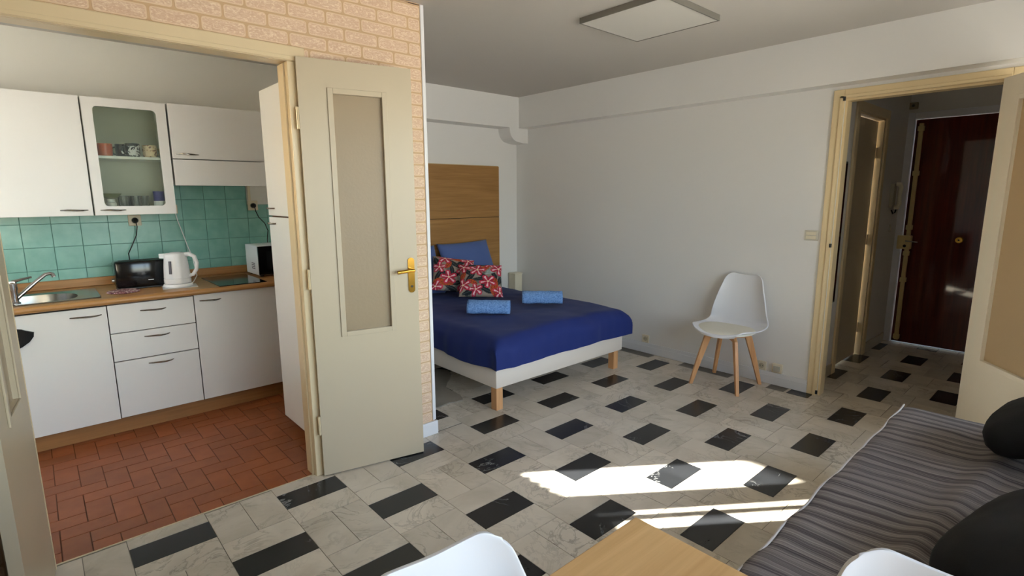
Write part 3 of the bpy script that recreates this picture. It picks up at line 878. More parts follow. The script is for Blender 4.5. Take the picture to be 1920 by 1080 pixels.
# mugs and glasses inside
def mug(label, x, y, z, c, r=0.04, h=0.082, ang=0.0, spots=None):
    t = thing('mug', label, 'mug', (x, y, z), ang, 'mugs on the glazed cabinet shelf')
    obj('cup', lathe(bmesh.new(), [(r*.8, 0), (r*.95, .006), (r, h*.5), (r, h), (r-.004, h), (r-.005, .008), (0, .007)], seg=20), c, t, True)
    obj('handle', tube(bmesh.new(), [(r-.003, 0, h*.78), (r+.018, 0, h*.76), (r+.026, 0, h*.5), (r+.016, 0, h*.26), (r-.003, 0, h*.24)], 0.005, 8), c, t, True)
    return t
def speckled(name, a, b, sc, lo, hi):
    t = NT(name); n = t.noise(t.coords(), sc, 2, 0.5, 1.0)
    t.link(t.ramp(n, [(lo, rgba(a)), (hi, rgba(b))]), t.b.inputs['Base Color']); t.set(Roughness=0.25)
    return t.m
mug('orange glazed mug with dark specks on the shelf', -1.835, 2.90, 1.7225, speckled('orange_glaze', (206, 92, 40), (160, 60, 24), 60, 0.6, 0.66), 0.042, 0.078, 2.6)
mug('plain black mug behind the patterned mugs', -1.735, 2.98, 1.7225, BLACK_GL, 0.038, 0.085, 2.6)
mug('black mug with white swirls on the shelf', -1.690, 2.88, 1.7225, speckled('black_white_glaze', (20, 22, 26), (222, 222, 222), 28, 0.52, 0.58), 0.042, 0.085, 3.4)
mug('cream and brown patterned mug on the shelf', -1.592, 2.90, 1.7225, speckled('cream_brown_glaze', (226, 200, 164), (110, 60, 28), 34, 0.54, 0.6), 0.042, 0.080, 0.5)
GLASSM = thin_glass('drinking_glass', (0.93, 0.96, 0.95), haze=0.10)
for k, (gx, gy) in enumerate(((-1.77, 2.88), (-1.70, 2.90), (-1.735, 2.97), (-1.65, 2.96))):
    tag(obj('drinking_glass', lathe(bmesh.new(), [(0.0, 0), (0.027, 0), (0.033, 0.105), (0.031, 0.105), (0.025, 0.006), (0, 0.005)], seg=18), GLASSM, None, True, loc=(gx, gy, 1.3665)),
        'clear straight drinking glass in the glazed cabinet', 'glass', 'glasses in the glazed cabinet')
tag(obj('salt_tub', lathe(bmesh.new(), [(0.028, 0), (0.028, 0.06), (0.022, 0.065), (0.022, 0.085), (0, 0.086)], seg=18), WHITE_PL, None, True, loc=(-1.838, 2.885, 1.3665)), 'small white tub in the lower glazed cabinet under a green bowl', 'tub')
tag(obj('bowl', lathe(bmesh.new(), [(0.02, 0), (0.045, 0.012), (0.062, 0.034), (0.059, 0.034), (0.042, 0.016), (0, 0.006)], seg=22), mat('olive_glaze', (120, 128, 84), 0.3), None, True, loc=(-1.838, 2.885, 1.4532)), 'olive green bowl in the glazed cabinet on a white tub', 'bowl')
ss = thing('salt_box', 'blue and white salt carton in the glazed cabinet', 'carton', (-1.572, 2.88, 1.3665))
obj('carton', lathe(bmesh.new(), [(0.034, 0), (0.034, 0.07), (0.0, 0.0701)], seg=20), WHITE_PL, ss, True)
obj('lid', lathe(bmesh.new(), [(0.0345, 0.0702), (0.0345, 0.135), (0.0, 0.1352)], seg=20), mat('blue_print', (44, 44, 130), 0.4), ss, True)

# tall cabinet
tc_ = thing('tall_cabinet', 'tall white larder cabinet with two doors beside the kitchen opening', 'cabinet', (0, 0, 0))
WHITE_TALL = WHITE_LAM
obj('body', B(-1.14, -0.585, 1.512, 1.963, 0.065, 2.07), CARC, tc_)
obj('plinth', B(-1.10, -0.585, 1.53, 1.945, 0.0, 0.064), PLINTH, tc_)
for z0, z1, hz in ((0.066, 1.341, 1.304), (1.350, 2.07, 1.393)):
    d = obj('door', B(-1.16, -1.141, 1.510, 1.965, z0, z1, 0.002), WHITE_TALL, tc_)
    n = 9; pts = []
    for k in range(n):
        t = k/(n-1); pts.append((-1.162-0.026*math.sin(PI*t)**0.6, 1.945-0.10*t, hz))
    obj('handle', tube(bmesh.new(), pts, 0.0045, 8), DARKMET, d, True)

# sockets, plugs and cords of the kitchen
def socket(label, x, z, y, grp=None):
    t = thing('wall_socket', label, 'socket', (x, y, z))
    obj('plate', B(-0.038, 0.038, -0.012, 0.0, -0.038, 0.038, 0.004), IVORY, t)
    obj('insert', tube(bmesh.new(), [(0, -0.0125, 0), (0, -0.0135, 0)], 0.022, 18), mat('ivory_dark', (190, 180, 152), 0.5), t, True)
    return t
def corded_plug(label, x, y, z, path, c=BLACK_PL, thick=0.0035):
    t = thing('power_cord', label, 'cord', (0, 0, 0))
    obj('plug', tube(bmesh.new(), [(x, y-0.0005, z), (x, y-0.02, z), (x, y-0.032, z), (x, y-0.040, z-0.004)], [0.019, 0.019, 0.012, 0.009], 12), c, t, True)
    obj('cable', tube(bmesh.new(), path, thick, 8), c, t, True)
socket('ivory wall socket under the glazed cabinet', -1.695, 1.302, YK-0.0065)
corded_plug('black plug and cord of the toaster', -1.695, YK-0.0205, 1.302, [(-1.695, 3.09, 1.29), (-1.692, 3.085, 1.26), (-1.70, 3.10, 1.20), (-1.735, 3.11, 1.12), (-1.76, 3.09, 1.075), (-1.765, 3.02, 1.03), (-1.765, 2.90, 0.98)])
socket('ivory wall socket above the microwave', -0.905, 1.392, YK-0.0065)
corded_plug('black plug and cord of the microwave', -0.905, YK-0.0205, 1.392, [(-0.905, 3.09, 1.38), (-0.90, 3.085, 1.345), (-0.875, 3.11, 1.30), (-0.83, 3.12, 1.25), (-0.81, 3.12, 1.19), (-0.825, 3.10, 1.13), (-0.835, 3.075, 1.08), (-0.83, 3.045, 1.05)])
ks = thing('junction_box', 'small ivory connector box on the wall beside the glazed cabinet', 'connector', (-1.445, YK-0.0065, 1.375))
obj('box', B(-0.016, 0.016, -0.02, 0, -0.032, 0.032, 0.003), IVORY, ks)
kc = bmesh.new(); tube(kc, [(-1.445, 3.122, 1.342), (-1.44, 3.10, 1.29), (-1.42, 3.10, 1.21), (-1.40, 3.08, 1.11), (-1.385, 3.02, 1.02), (-1.39, 2.92, 0.90), (-1.44, 2.80, 0.8725), (-1.475, 2.745, 0.8725)], 0.0032, 8)
obj('cable', kc, WHITE_PL, thing('power_cord', 'thin white power cord of the kettle', 'cord', (0, 0, 0)), True)
obj('cable_trunking', B(-0.935, -0.915, YK-0.014, YK-0.0001, 1.432, 1.545), IVORY, wk)
bc = bmesh.new()
prism(bc, [(-2.40, 0.755), (-2.352, 0.745), (-2.335, 0.735), (-2.302, 0.722), (-2.305, 0.700), (-2.325, 0.672), (-2.358, 0.648), (-2.40, 0.63)], 'y', 2.470, 2.492)
tag(obj('oven_cloth', bc, mat('black_cotton', (14, 14, 15), 0.9), None), 'folded black kitchen cloth hanging in front of the sink cabinet', 'cloth')

# ------------------------------------------------------------------ ceiling lamp
LP = [(0.30, 0.775), (0.88, 0.765), (0.885, 0.205), (0.30, 0.215)]
cl_ = thing('ceiling_lamp', 'flat square grey-framed ceiling light panel, switched off', 'lamp', (0.592, 0.490, 2.49))
bm = bmesh.new(); hs = 0.287; fw = 0.006
for a, b, c, d in ((-hs, hs, -hs, -hs+fw), (-hs, hs, hs-fw, hs), (-hs, -hs+fw, -hs+fw, hs-fw), (hs-fw, hs, -hs+fw, hs-fw)):
    box(bm, a, b, c, d, -0.034, -0.001)
obj('frame', bm, mat('grey_metal_frame', (128, 124, 116), 0.4, 0.4), cl_)
obj('diffuser', B(-hs+fw, hs-fw, -hs+fw, hs-fw, -0.031, -0.002), mat('white_diffuser', (206, 203, 196), 0.6), cl_)

# ------------------------------------------------------------------ wall fittings
def wallbox_right(name, label, cat, y, z, w, h, parts):
    t = thing(name, label, cat, (XR, y, z))
    for nm, d0, d1, a, b, c, d, m in parts:
        obj(nm, B(-d1, -d0, a, b, c, d, 0.003), m, t)
    return t
SWM = mat('ivory_switch', (206, 200, 184), 0.4)
wallbox_right('light_switch', 'ivory double light switch beside the hall doorway', 'switch', -0.040, 1.168, .09, .075,
              [('plate', 0, 0.010, -0.046, 0.046, -0.037, 0.037, SWM), ('rocker', 0.0102, 0.014, -0.034, 0.034, 0.002, 0.026, IVORY), ('rocker', 0.0102, 0.014, -0.034, 0.034, -0.026, -0.002, IVORY)])
def right_socket(label, y, z, deep=0.012, off=0.0):
    t = thing('wall_socket', label, 'socket', (XR-off, y, z))
    obj('plate', B(-deep, 0.0, -0.036, 0.036, -0.036, 0.036, 0.004), IVORY, t)
    obj('insert', tube(bmesh.new(), [(-deep-0.0003, 0, 0), (-deep-0.0015, 0, 0)], 0.021, 16), MATS['ivory_dark'], t, True)
    for dy in (-0.009, 0.009): obj('pin_hole', tube(bmesh.new(), [(-deep-0.0016, dy, 0), (-deep-0.002, dy, 0)], 0.003, 8), BLACK_PL, t)
right_socket('ivory wall socket on the skirting next to the bed', 1.31, 0.135)
right_socket('ivory wall socket behind the chair legs', 0.235, 0.133)
jb = thing('phone_socket', 'bulky ivory phone socket on the wall right of the chair', 'socket', (XR, 0.115, 0.137))
obj('box', B(-0.022, 0, -0.038, 0.038, -0.036, 0.036, 0.004), IVORY, jb); obj('cap', B(-0.034, -0.0222, -0.024, 0.024, -0.024, 0.020, 0.004), mat('grey_cap', (190, 186, 170), 0.4), jb)
# intercom
ic = thing('intercom', 'ivory intercom handset on the hall wall beside the entrance door', 'intercom', (3.735, HY, 1.44))
obj('base', B(-0.045, 0.045, -0.03, 0.0, -0.11, 0.11, 0.006), mat('intercom_shell', (170, 162, 140), 0.4), ic)
obj('handset', tube(bmesh.new(), [(0.0, -0.036, 0.105), (0.0, -0.06, 0.105), (0.0, -0.072, 0.075), (0.0, -0.066, 0.0), (0.0, -0.072, -0.075), (0.0, -0.06, -0.105), (0.0, -0.036, -0.105)], [0.020, 0.022, 0.019, 0.015, 0.019, 0.022, 0.020], 10), IVORY, ic, True)
obj('cord', tube(bmesh.new(), [(0.0, -0.05, -0.125), (0.004, -0.045, -0.15), (0.0, -0.03, -0.165), (0.0, -0.015, -0.13)], 0.006, 8), BLACK_PL, ic, True)
hs_ = thing('light_switch', 'small ivory hall switch under the intercom', 'switch', (3.80, HY, 1.137))
obj('plate', B(-0.02, 0.02, -0.01, 0, -0.035, 0.035, 0.003), SWM, hs_); obj('rocker', B(-0.012, 0.012, -0.014, -0.0102, -0.018, 0.018, 0.002), IVORY, hs_)
al = thing('door_chime', 'small square ivory box above the entrance door frame', 'chime', (4.05, -0.10, 2.268))
obj('plate', B(-0.03, 0.0, -0.035, 0.035, -0.03, 0.03, 0.005), mat('chime_ivory', (150, 138, 112), 0.5), al); obj('button', tube(bmesh.new(), [(-0.0302, 0, 0), (-0.034, 0, 0)], 0.012, 12), BLACK_PL, al, True)
mi = thing('wall_mirror', 'narrow black-framed mirror on the hall wall by the doorway', 'mirror', (2.27, HY, 0.62))
obj('frame', B(-0.13, 0.13, -0.016, -0.001, 0.0, 1.08, 0.003), BLACK_PL, mi)
obj('glass', B(-0.115, 0.115, -0.0175, -0.0162, 0.015, 1.065), mat('mirror_glass', (200, 200, 200), 0.03, 1.0), mi)

# ------------------------------------------------------------------ bed
bed = thing('bed', 'double bed base in white with short beech legs', 'bed', (0, 0, 0))
BEDW = mat('white_bed_base', (222, 210, 195), 0.6, bump=(300, 0.2, 0.001))
BX0, BX1, BY0, BY1 = -0.015, 1.395, 1.195, 3.02
obj('base', B(BX0, BX1, BY0, BY1, 0.158, 0.292, 0.008), BEDW, bed, True)
for lx, ly in ((BX0+0.005, BY0+0.005), (BX1-0.10, BY0+0.01), (BX0+0.005, BY1-0.08), (BX1-0.10, BY1-0.08)):
    obj('leg', B(lx, lx+0.058, ly, ly+0.058, 0.0, 0.158, 0.003), BEECH_Z, bed)
obj('mattress', B(BX0+0.02, BX1-0.02, BY0+0.02, BY1-0.01, 0.2925, 0.455, 0.04), mat('mattress_ticking', (214, 206, 192), 0.8), bed, True)
# duvet: rounded sheet over the mattress, hanging to the base
def duvet_surface():
    bm = bmesh.new(); nu, nv = 110, 130
    grid = []
    ox0, ox1, oy0 = -0.045, 1.455, 1.150
    Lx, Ly = ox1-ox0, BY1-oy0
    drop = 0.215
    for j in range(nv+1):
        row = []
        v = j/nv*(Ly+drop) - drop                 # distance from the foot edge, negative hangs down
        for i in range(nu+1):
            u = i/nu*(Lx+2*drop) - drop
            # fold the sheet over rounded edges
            R = 0.11
            def fold(d):
                # d: signed distance from the edge (inside positive): returns inset, depth below the top
                if d >= R: return d, 0.0
                s = R - d
                if s < R*PI/2: 
                    a = s/R; return R - R*math.sin(a), R*(1-math.cos(a))
                return 0.0, R + (s - R*PI/2)
            if u < Lx/2: fx, dx = fold(u); x = ox0+fx
            else: fx, dx = fold(Lx-u); x = ox1-fx
            fy, dy = fold(v); y = oy0+fy
            depth = max(dx, dy) if (dx < 1e-6 or dy < 1e-6) else math.hypot(dx, dy)*0.86
            z = 0.512 - depth
            # soft swell and folds
            cxx = (x-0.7)/0.75
            z += 0.020*(1-min(1, cxx*cxx)) * (1 if depth < 0.02 else 0.4)
            nn = noise.noise(Vector((x*3.2, y*2.6, 1.7)))*0.016 + noise.noise(Vector((x*8, y*8, 4.1)))*0.005
            z += nn*(1.0 if depth < 0.05 else 0.4)
            k = min(1.0, depth/0.10)
            if k > 0:
                wv = 0.012*k*math.sin(9.0*(x if dy > dx else y) + 2*noise.noise(Vector((x*4, y*4, 0)))) + 0.010*k*noise.noise(Vector((x*11, y*11, 3)))
                if dx > dy: x += wv*(-1 if u < Lx/2 else 0.4)
                else: y -= wv
                # bulge of the foot corner on the near side
                cbx = math.exp(-((x-0.05)**2+(y-1.2)**2)/0.02)
                x -= 0.012*cbx; y -= 0.012*cbx
            hem = 0.300 + 0.016*noise.noise(Vector((x*3+7, y*3, 0)))
            z = max(z, hem)
            x = min(x, 1.478)
            row.append(bm.verts.new((x, y, z)))
        grid.append(row)
    for j in range(nv):
        for i in range(nu):
            bm.faces.new((grid[j][i], grid[j][i+1], grid[j+1][i+1], grid[j+1][i]))
    bmesh.ops.remove_doubles(bm, verts=bm.verts, dist=1e-5)
    bmesh.ops.dissolve_degenerate(bm, dist=1e-6, edges=bm.edges)
    bmesh.ops.recalc_face_normals(bm, faces=bm.faces)
    return bm
NAVY = mat('navy_cotton', (2, 31, 100), 0.8, bump=(350, 0.15, 0.001), sheen=0.05)
du = tag(obj('duvet', duvet_surface(), NAVY, None, 'all'), 'navy blue duvet spread over the double bed', 'duvet')
hbd = thing('headboard', 'tall oak-effect panel headboard behind the bed', 'headboard', (0, 0, 0))
for z0, z1 in ((0.10, 0.689), (0.694, 1.228), (1.233, 1.770)):
    obj('panel', B(0.10, 1.621, 3.058, 3.078, z0, z1, 0.002), OAK, hbd)
for zz in (0.6915, 1.2305): obj('joint_strip', B(0.10, 1.621, 3.062, 3.0785, zz-0.0024, zz+0.0024), GAPDARK, hbd)
obj('frame', B(0.095, 1.630, 3.079, 3.0985, 0.10, 1.778), mat('headboard_edge', (196, 172, 132), 0.5), hbd)
pc = thing('pipe_casing', 'low white boxed casing in the corner beside the headboard', 'casing', (1.83, 3.02, 0))
obj('box', B(-0.055, 0.055, -0.05, 0.06, 0.0, 0.575, 0.006), IVORY, pc); obj('lid', B(-0.06, 0.06, -0.055, 0.062, 0.5752, 0.59, 0.004), IVORY, pc)

# pillows
def pillow_bm(w, h, t, n=28, pinch=0.05, seed=0, color=None, rnd=0.0):
    bm = bmesh.new(); lay = bm.loops.layers.float_color.new('print') if color else None
    tops, bots = [], []
    for j in range(n+1):
        ra, rb = [], []
        v = -1+2*j/n
        for i in range(n+1):
            u = -1+2*i/n
            x = u*w/2*(1-pinch*(1-v*v)*abs(u)); y = v*h/2*(1-pinch*(1-u*u)*abs(v))
            q_ = 1-rnd*u*u*v*v; x *= q_; y *= q_
            f = max(0.0, (1-u**4)*(1-v**4))**0.55
            wr = 0.006*noise.noise(Vector((u*3+seed, v*3, seed*1.3))) + 0.003*noise.noise(Vector((u*9, v*9+seed, 2)))
            z = t/2*f
            ra.append(bm.verts.new((x, y, z + wr*f))); 
            rb.append(ra[-1] if (i in (0, n) or j in (0, n)) else bm.verts.new((x, y, -z + wr*f)))
        tops.append(ra); bots.append(rb)
    for j in range(n):
        for i in range(n):
            f1 = bm.faces.new((tops[j][i], tops[j][i+1], tops[j+1][i+1], tops[j+1][i]))
            q = (bots[j][i], bots[j+1][i], bots[j+1][i+1], bots[j][i+1])
            if len(set(q)) == 4 and not (set(q) == set(f1.verts)):
                try: f2 = bm.faces.new(q)
                except ValueError: f2 = None
            else: f2 = None
            if color:
                for f, idx in ((f1, ((i, j), (i+1, j), (i+1, j+1), (i, j+1))), (f2, ((i, j), (i, j+1), (i+1, j+1), (i+1, j)))):
                    if f is None: continue
                    for lp, (a, b) in zip(f.loops, idx):
                        lp[lay] = (*color(a/n, b/n), 1.0)
    return bm
PILB = mat('slate_blue_cotton', (76, 98, 152), 0.8, bump=(350, 0.15, 0.001), sheen=0.15)
def place_rot(o, loc, ux, up):
    """orient a flat pillow: local x along ux, local y along up"""
    ux = Vector(ux).normalized(); up = Vector(up).normalized(); nz = ux.cross(up).normalized(); up = nz.cross(ux).normalized()
    m = Matrix((( ux[0], up[0], nz[0], loc[0]), (ux[1], up[1], nz[1], loc[1]), (ux[2], up[2], nz[2], loc[2]), (0, 0, 0, 1)))
    o.matrix_world = m
p = tag(obj('bed_pillow', pillow_bm(0.64, 0.50, 0.13, seed=1), PILB, None, 'all'), 'slate blue square pillow leaning on the headboard near the casing', 'pillow', 'blue bed pillows')
place_rot(p, (1.055, 2.88, 0.768), (1, 0, 0.02), (0, 0.42, 0.9))
p = tag(obj('bed_pillow', pillow_bm(0.62, 0.50, 0.13, seed=5), PILB, None, 'all'), 'slate blue square pillow leaning on the headboard beside the brick-paper wall', 'pillow', 'blue bed pillows')
place_rot(p, (0.375, 2.87, 0.765), (1, -0.05, -0.02), (0, 0.45, 0.88))
# printed cushions
FL = [(0.10, 0.84, .19, .3), (0.42, 0.74, .20, 1.2), (0.08, 0.28, .20, 2.0), (0.38, 0.14, .17, .7), (0.66, 0.38, .21, 1.7), (0.92, 0.80, .21, .2), (0.93, 0.08, .18, 1.0), (0.70, 0.97, .15, 2.2)]
LV = [(0.25, 0.50, .16, .05, 0.9, 'k'), (0.55, 0.55, .15, .045, 2.5, 'k'), (0.62, 0.12, .16, .045, 2.7, 'k'), (0.22, 0.08, .14, .05, 0.3, 'k'), (0.82, 0.55, .13, .05, 1.9, 'k'), (0.28, 0.93, .13, .045, 0.2, 'k'),
      (0.82, 0.30, .17, .07, 1.4, 'o'), (0.58, 0.80, .14, .06, 0.6, 'o'), (0.07, 0.55, .14, .05, 1.2, 'o'), (0.72, 0.68, .12, .055, 0.5, 's'), (0.45, 0.45, .15, .04, 0.1, 'k'), (0.95, 0.45, .13, .04, 1.3, 'k'), (0.20, 0.66, .14, .04, 2.2, 'k'), (0.52, 0.95, .13, .04, 2.9, 'k'), (0.55, 0.26, .13, .04, 0.9, 'k'), (0.78, 0.10, .12, .05, 2.0, 'o'), (0.30, 0.36, .12, .05, 2.6, 'o')]
def floral(u, v):
    col = lin((150, 134, 120))
    if noise.noise(Vector((u*7, v*7, 9))) > 0.25: col = lin((98, 98, 92))
    for (a, b, L, Wd, an, k) in LV:
        L, Wd = L*1.25, Wd*1.3
        dx, dy = u-a, v-b; s = dx*math.cos(an)+dy*math.sin(an); t = -dx*math.sin(an)+dy*math.cos(an)
        if abs(s) < L and abs(t) < Wd*math.cos(s/L*PI/2):
            vein = (s*60 + abs(t)*70) % 2.0
            if k == 'k': col = lin((18, 24, 28)) if abs(t) > 0.006 else lin((70, 80, 80))
            elif k == 'o': col = lin((196, 78, 26)) if vein > 0.6 and abs(t) > 0.006 else lin((96, 30, 18))
            else: col = lin((196, 214, 210)) if vein > 1.0 else lin((24, 34, 40))
    for (a, b, r, ro) in FL:
        dx, dy = u-a, v-b; d = math.hypot(dx, dy); an = math.atan2(dy, dx)+ro
        pet = abs(math.cos(an*2.5))
        if d < r*(0.35+0.65*pet**0.7):
            col = lin((170, 22, 52))
            if pet > 0.93 and d < r*0.8: col = lin((236, 196, 200))
            elif pet > 0.82: col = lin((206, 48, 78))
            if d < r*0.12: col = lin((240, 220, 180))
    return col
ft = NT('floral_print'); at = ft.new('ShaderNodeVertexColor', layer_name='print')
ft.link(at.outputs[0], ft.b.inputs['Base Color']); ft.set(Roughness=0.8)
p = tag(obj('floral_cushion', pillow_bm(0.40, 0.38, 0.105, 84, seed=3, color=lambda u, v: floral(u, v)), ft.m, None, 'all'), 'red floral cushion in front, overlapping the other floral cushion', 'cushion', 'floral cushions on the bed')
place_rot(p, (0.775, 2.34, 0.690), (0.80, -0.60, -0.03), (0.40, 0.62, 0.66))
p = tag(obj('floral_cushion', pillow_bm(0.40, 0.38, 0.105, 84, seed=8, color=lambda u, v: floral(1-v, u)), ft.m, None, 'all'), 'red floral cushion behind, half hidden by the front floral cushion', 'cushion', 'floral cushions on the bed')
place_rot(p, (0.672, 2.625, 0.725), (0.86, -0.50, -0.14), (0.36, 0.55, 0.76))

# rolled towels
tt = NT('blue_terry'); tn = tt.noise(tt.coords(), 95, 4, 0.7)
tt.link(tt.ramp(tn, [(0.36, rgba((84, 126, 188))), (0.64, rgba((138, 178, 228)))]), tt.b.inputs['Base Color']); tt.set(Roughness=0.95); tt.bump(tn, 0.8, 0.006); TERRY = tt.m
def towel(label, a, b, z, r=0.072):
    a = Vector((*a, z+r)); b = Vector((*b, z+r)); d = (b-a); L = d.length
    bm = bmesh.new(); turns = 2.6; n = 78; nl = 14
    prof = []
    for k in range(n+1):
        t = k/n; an = t*turns*2*PI
        prof.append((0.012 + (r-0.012)*t, an))
    rows = []
    for j in range(nl+1):
        s = -L/2 + L*j/nl; row = []
        for (rr, an) in prof:
            q = 1 + 0.10*noise.noise(Vector((s*16, math.cos(an)*1.2, math.sin(an)*1.2))) if rr > r*0.6 else 1
            zz = rr*q*math.sin(an)*0.92
            row.append(bm.verts.new((s, rr*q*math.cos(an)*1.08, max(zz, -r*0.86))))
        rows.append(row)
    for j in range(nl):
        for k in range(n): bm.faces.new((rows[j][k], rows[j+1][k], rows[j+1][k+1], rows[j][k+1]))
    bmesh.ops.recalc_face_normals(bm, faces=bm.faces)
    o = obj('rolled_towel', bm, TERRY, None, 'all', loc=(a+b)/2, rotz=math.atan2(d.y, d.x))
    sm = o.modifiers.new('thick', 'SOLIDIFY'); sm.thickness = 0.012; sm.offset = -1
    return tag(o, label, 'towel', 'rolled blue towels on the bed')
towel('rolled light blue towel in front of the floral cushions', (0.262, 1.862), (0.494, 1.622), 0.518)
towel('rolled light blue towel on the bed near the chair wall', (0.832, 1.842), (1.080, 1.605), 0.522)

# rug under the bed
rg = bmesh.new(); pts = []
for k in range(40):
    a = 2*PI*k/40; r_ = 0.40*(1+0.22*math.sin(3*a+0.6)+0.12*math.sin(5*a+1.0)+0.05*math.sin(9*a))
    pts.append((-0.17+r_*math.cos(a)*0.75, 2.02+r_*math.sin(a)*1.15))
prism(rg, pts, 'z', 0.0005, 0.009)
tag(obj('rug', rg, mat('hide_rug', (150, 142, 128), 0.9, var=0.35), None), 'pale hide rug with a wavy edge lying partly under the bed', 'rug')

# ------------------------------------------------------------------ chairs
SHELL = mat('white_chair_shell', (228, 228, 230), 0.35)
PAD = mat('cream_seat_pad', (226, 222, 206), 0.5)
def make_chair(label):
    t = thing('dining_chair', label, 'chair', (0, 0, 0), 0, 'white shell dining chairs')
    # profile from the front lip to the top of the back, local +x is forward
    P = [(0.232, 0.428), (0.222, 0.446), (0.15, 0.447), (0.05, 0.436), (-0.06, 0.432), (-0.135, 0.442), (-0.178, 0.475), (-0.196, 0.53), (-0.208, 0.60), (-0.220, 0.68), (-0.231, 0.755), (-0.238, 0.81), (-0.241, 0.835)]
    Wd = [0.135, 0.175, 0.218, 0.232, 0.235, 0.234, 0.230, 0.222, 0.207, 0.187, 0.164, 0.148, 0.130]
    n = len(P); sub = 4; prof = []
    def cat(p0, p1, p2, p3, t):
        return 0.5*((2*p1)+(-p0+p2)*t+(2*p0-5*p1+4*p2-p3)*t*t+(-p0+3*p1-3*p2+p3)*t**3)
    for i in range(n-1):
        for k in range(sub):
            tt = k/sub; ids = [max(i-1, 0), i, i+1, min(i+2, n-1)]
            prof.append((cat(*[P[q][0] for q in ids], tt), cat(*[P[q][1] for q in ids], tt), cat(*[Wd[q] for q in ids], tt)))
    prof.append((*P[-1], Wd[-1]))
    m = 36; bm = bmesh.new(); rows = []
    for q, (x, z, w) in enumerate(prof):
        f = q/(len(prof)-1); row = []
        back = min(1.0, max(0.0, (f-0.42)/0.2)); top = max(0.0, (f-0.80)/0.20); fr_ = max(0.0, 1-f/0.14)
        for k in range(m+1):
            s = -1+2*k/m; y = s*w
            curl = abs(s)**3
            zz = z + 0.030*curl*(1-back)*(1-fr_) - 0.010*(1-s*s)*(1-back)
            xx = x + 0.055*curl*back*(1-0.5*top)
            zz += top*(0.024*s*s - 0.030*(max(0, abs(s)-0.66)/0.34)**2)       # dip between rounded corners
            xx += -0.045*fr_*s*s
            row.append(bm.verts.new((xx, y, zz)))
        rows.append(row)
    for a in range(len(rows)-1):
        for k in range(m): bm.faces.new((rows[a][k], rows[a][k+1], rows[a+1][k+1], rows[a+1][k]))
    bmesh.ops.recalc_face_normals(bm, faces=bm.faces)
    sh = obj('seat_shell', bm, SHELL, t, 'all')
    so_ = sh.modifiers.new('thick', 'SOLIDIFY'); so_.thickness = 0.009; so_.offset = 0
    be = sh.modifiers.new('round', 'BEVEL'); be.width = 0.003; be.segments = 2; be.limit_method = 'ANGLE'
    # seat pad
    bm = bmesh.new(); rings = []; sg = 36
    for (k, h) in ((1.0, 0.0), (1.0, 0.010), (0.93, 0.022), (0.7, 0.027), (0.35, 0.028), (0.0, 0.028)):
        rr = []
        for a in range(sg):
            an = 2*PI*a/sg; cx_, sy_ = math.cos(an), math.sin(an)
            px = 0.044 + 0.178*k*math.copysign(abs(cx_)**0.85, cx_); py = 0.210*k*math.copysign(abs(sy_)**0.85, sy_)
            dip = 0.008*max(0.0, 1-(py/0.2)**2)
            rr.append(bm.verts.new((px, py, 0.4415 + h - dip + (0.012 if px > 0.15 else 0)*0)))
        rings.append(rr)
    for a in range(len(rings)-1):
        for k in range(sg): bm.faces.new((rings[a][k], rings[a][(k+1) % sg], rings[a+1][(k+1) % sg], rings[a+1][k]))
    bmesh.ops.remove_doubles(bm, verts=bm.verts, dist=1e-5)
    bmesh.ops.recalc_face_normals(bm, faces=bm.faces)
    obj('seat_pad', bm, PAD, t, 'all')
    for sx in (-1, 1):
        for sy in (-1, 1):
            bm = bmesh.new()
            pts_ = [(0.187, 0.0, 0.013), (0.150, 0.19, 0.020), (0.108, 0.385, 0.026), (0.085, 0.408, 0.024)]
            vs_ = []
            for (d_, z_, hw) in pts_:
                ring = []
                c_ = Vector((sx*d_, sy*d_, z_)); rad = Vector((sx, sy, 0)).normalized(); tan = Vector((-sy, sx, 0)).normalized()
                for a_, b_ in ((-1, -1), (1, -1), (1, 1), (-1, 1)):
                    ring.append(bm.verts.new(c_ + rad*a_*hw + tan*b_*0.0125))
                vs_.append(ring)
            for a in range(3):
                for k in range(4): bm.faces.new((vs_[a][k], vs_[a][(k+1) % 4], vs_[a+1][(k+1) % 4], vs_[a+1][k]))
            bm.faces.new(vs_[0]); bm.faces.new(vs_[-1]); bmesh.ops.recalc_face_normals(bm, faces=bm.faces)
            bmesh.ops.bevel(bm, geom=list(bm.edges), offset=0.003, segments=2, affect='EDGES', profile=0.5, clamp_overlap=True)
            obj('leg', bm, BEECH_Z, t)
    for sgn in (-1, 1):
        bm = bmesh.new(); d = Vector((1, sgn, 0)).normalized(); tn = Vector((-d.y, d.x, 0)); L = 0.145
        vs_ = []
        for e in (-1, 1):
            for a_, z_ in ((-1, 0.375), (1, 0.375), (1, 0.412), (-1, 0.412)):
                vs_.append(bm.verts.new(d*L*e + tn*a_*0.011 + Vector((0, 0, z_ + 0.0005*sgn))))
        for q in ((0,1,2,3), (7,6,5,4), (0,4,5,1), (1,5,6,2), (2,6,7,3), (3,7,4,0)): bm.faces.new([vs_[i] for i in q])
        bmesh.ops.recalc_face_normals(bm, faces=bm.faces)
        obj('brace', bm, BEECH_Z, t)
    obj('mount', B(-0.055, 0.055, -0.055, 0.055, 0.4125, 0.424, 0.004), BLACK_PL, t)
    return t
ch = make_chair('white shell dining chair with beech legs standing against the wall')
ch.location = (1.655, 0.400, 0); ch.rotation_euler = (0, 0, PI)
copy_tree(ch, (-1.810, -0.972, 0), -PI/2-0.09, 'white shell dining chair at the table, its back towards the kitchen door')
copy_tree(ch, (-1.418, -1.385, 0), PI+0.09, 'white shell dining chair at the table, its back towards the sofa')

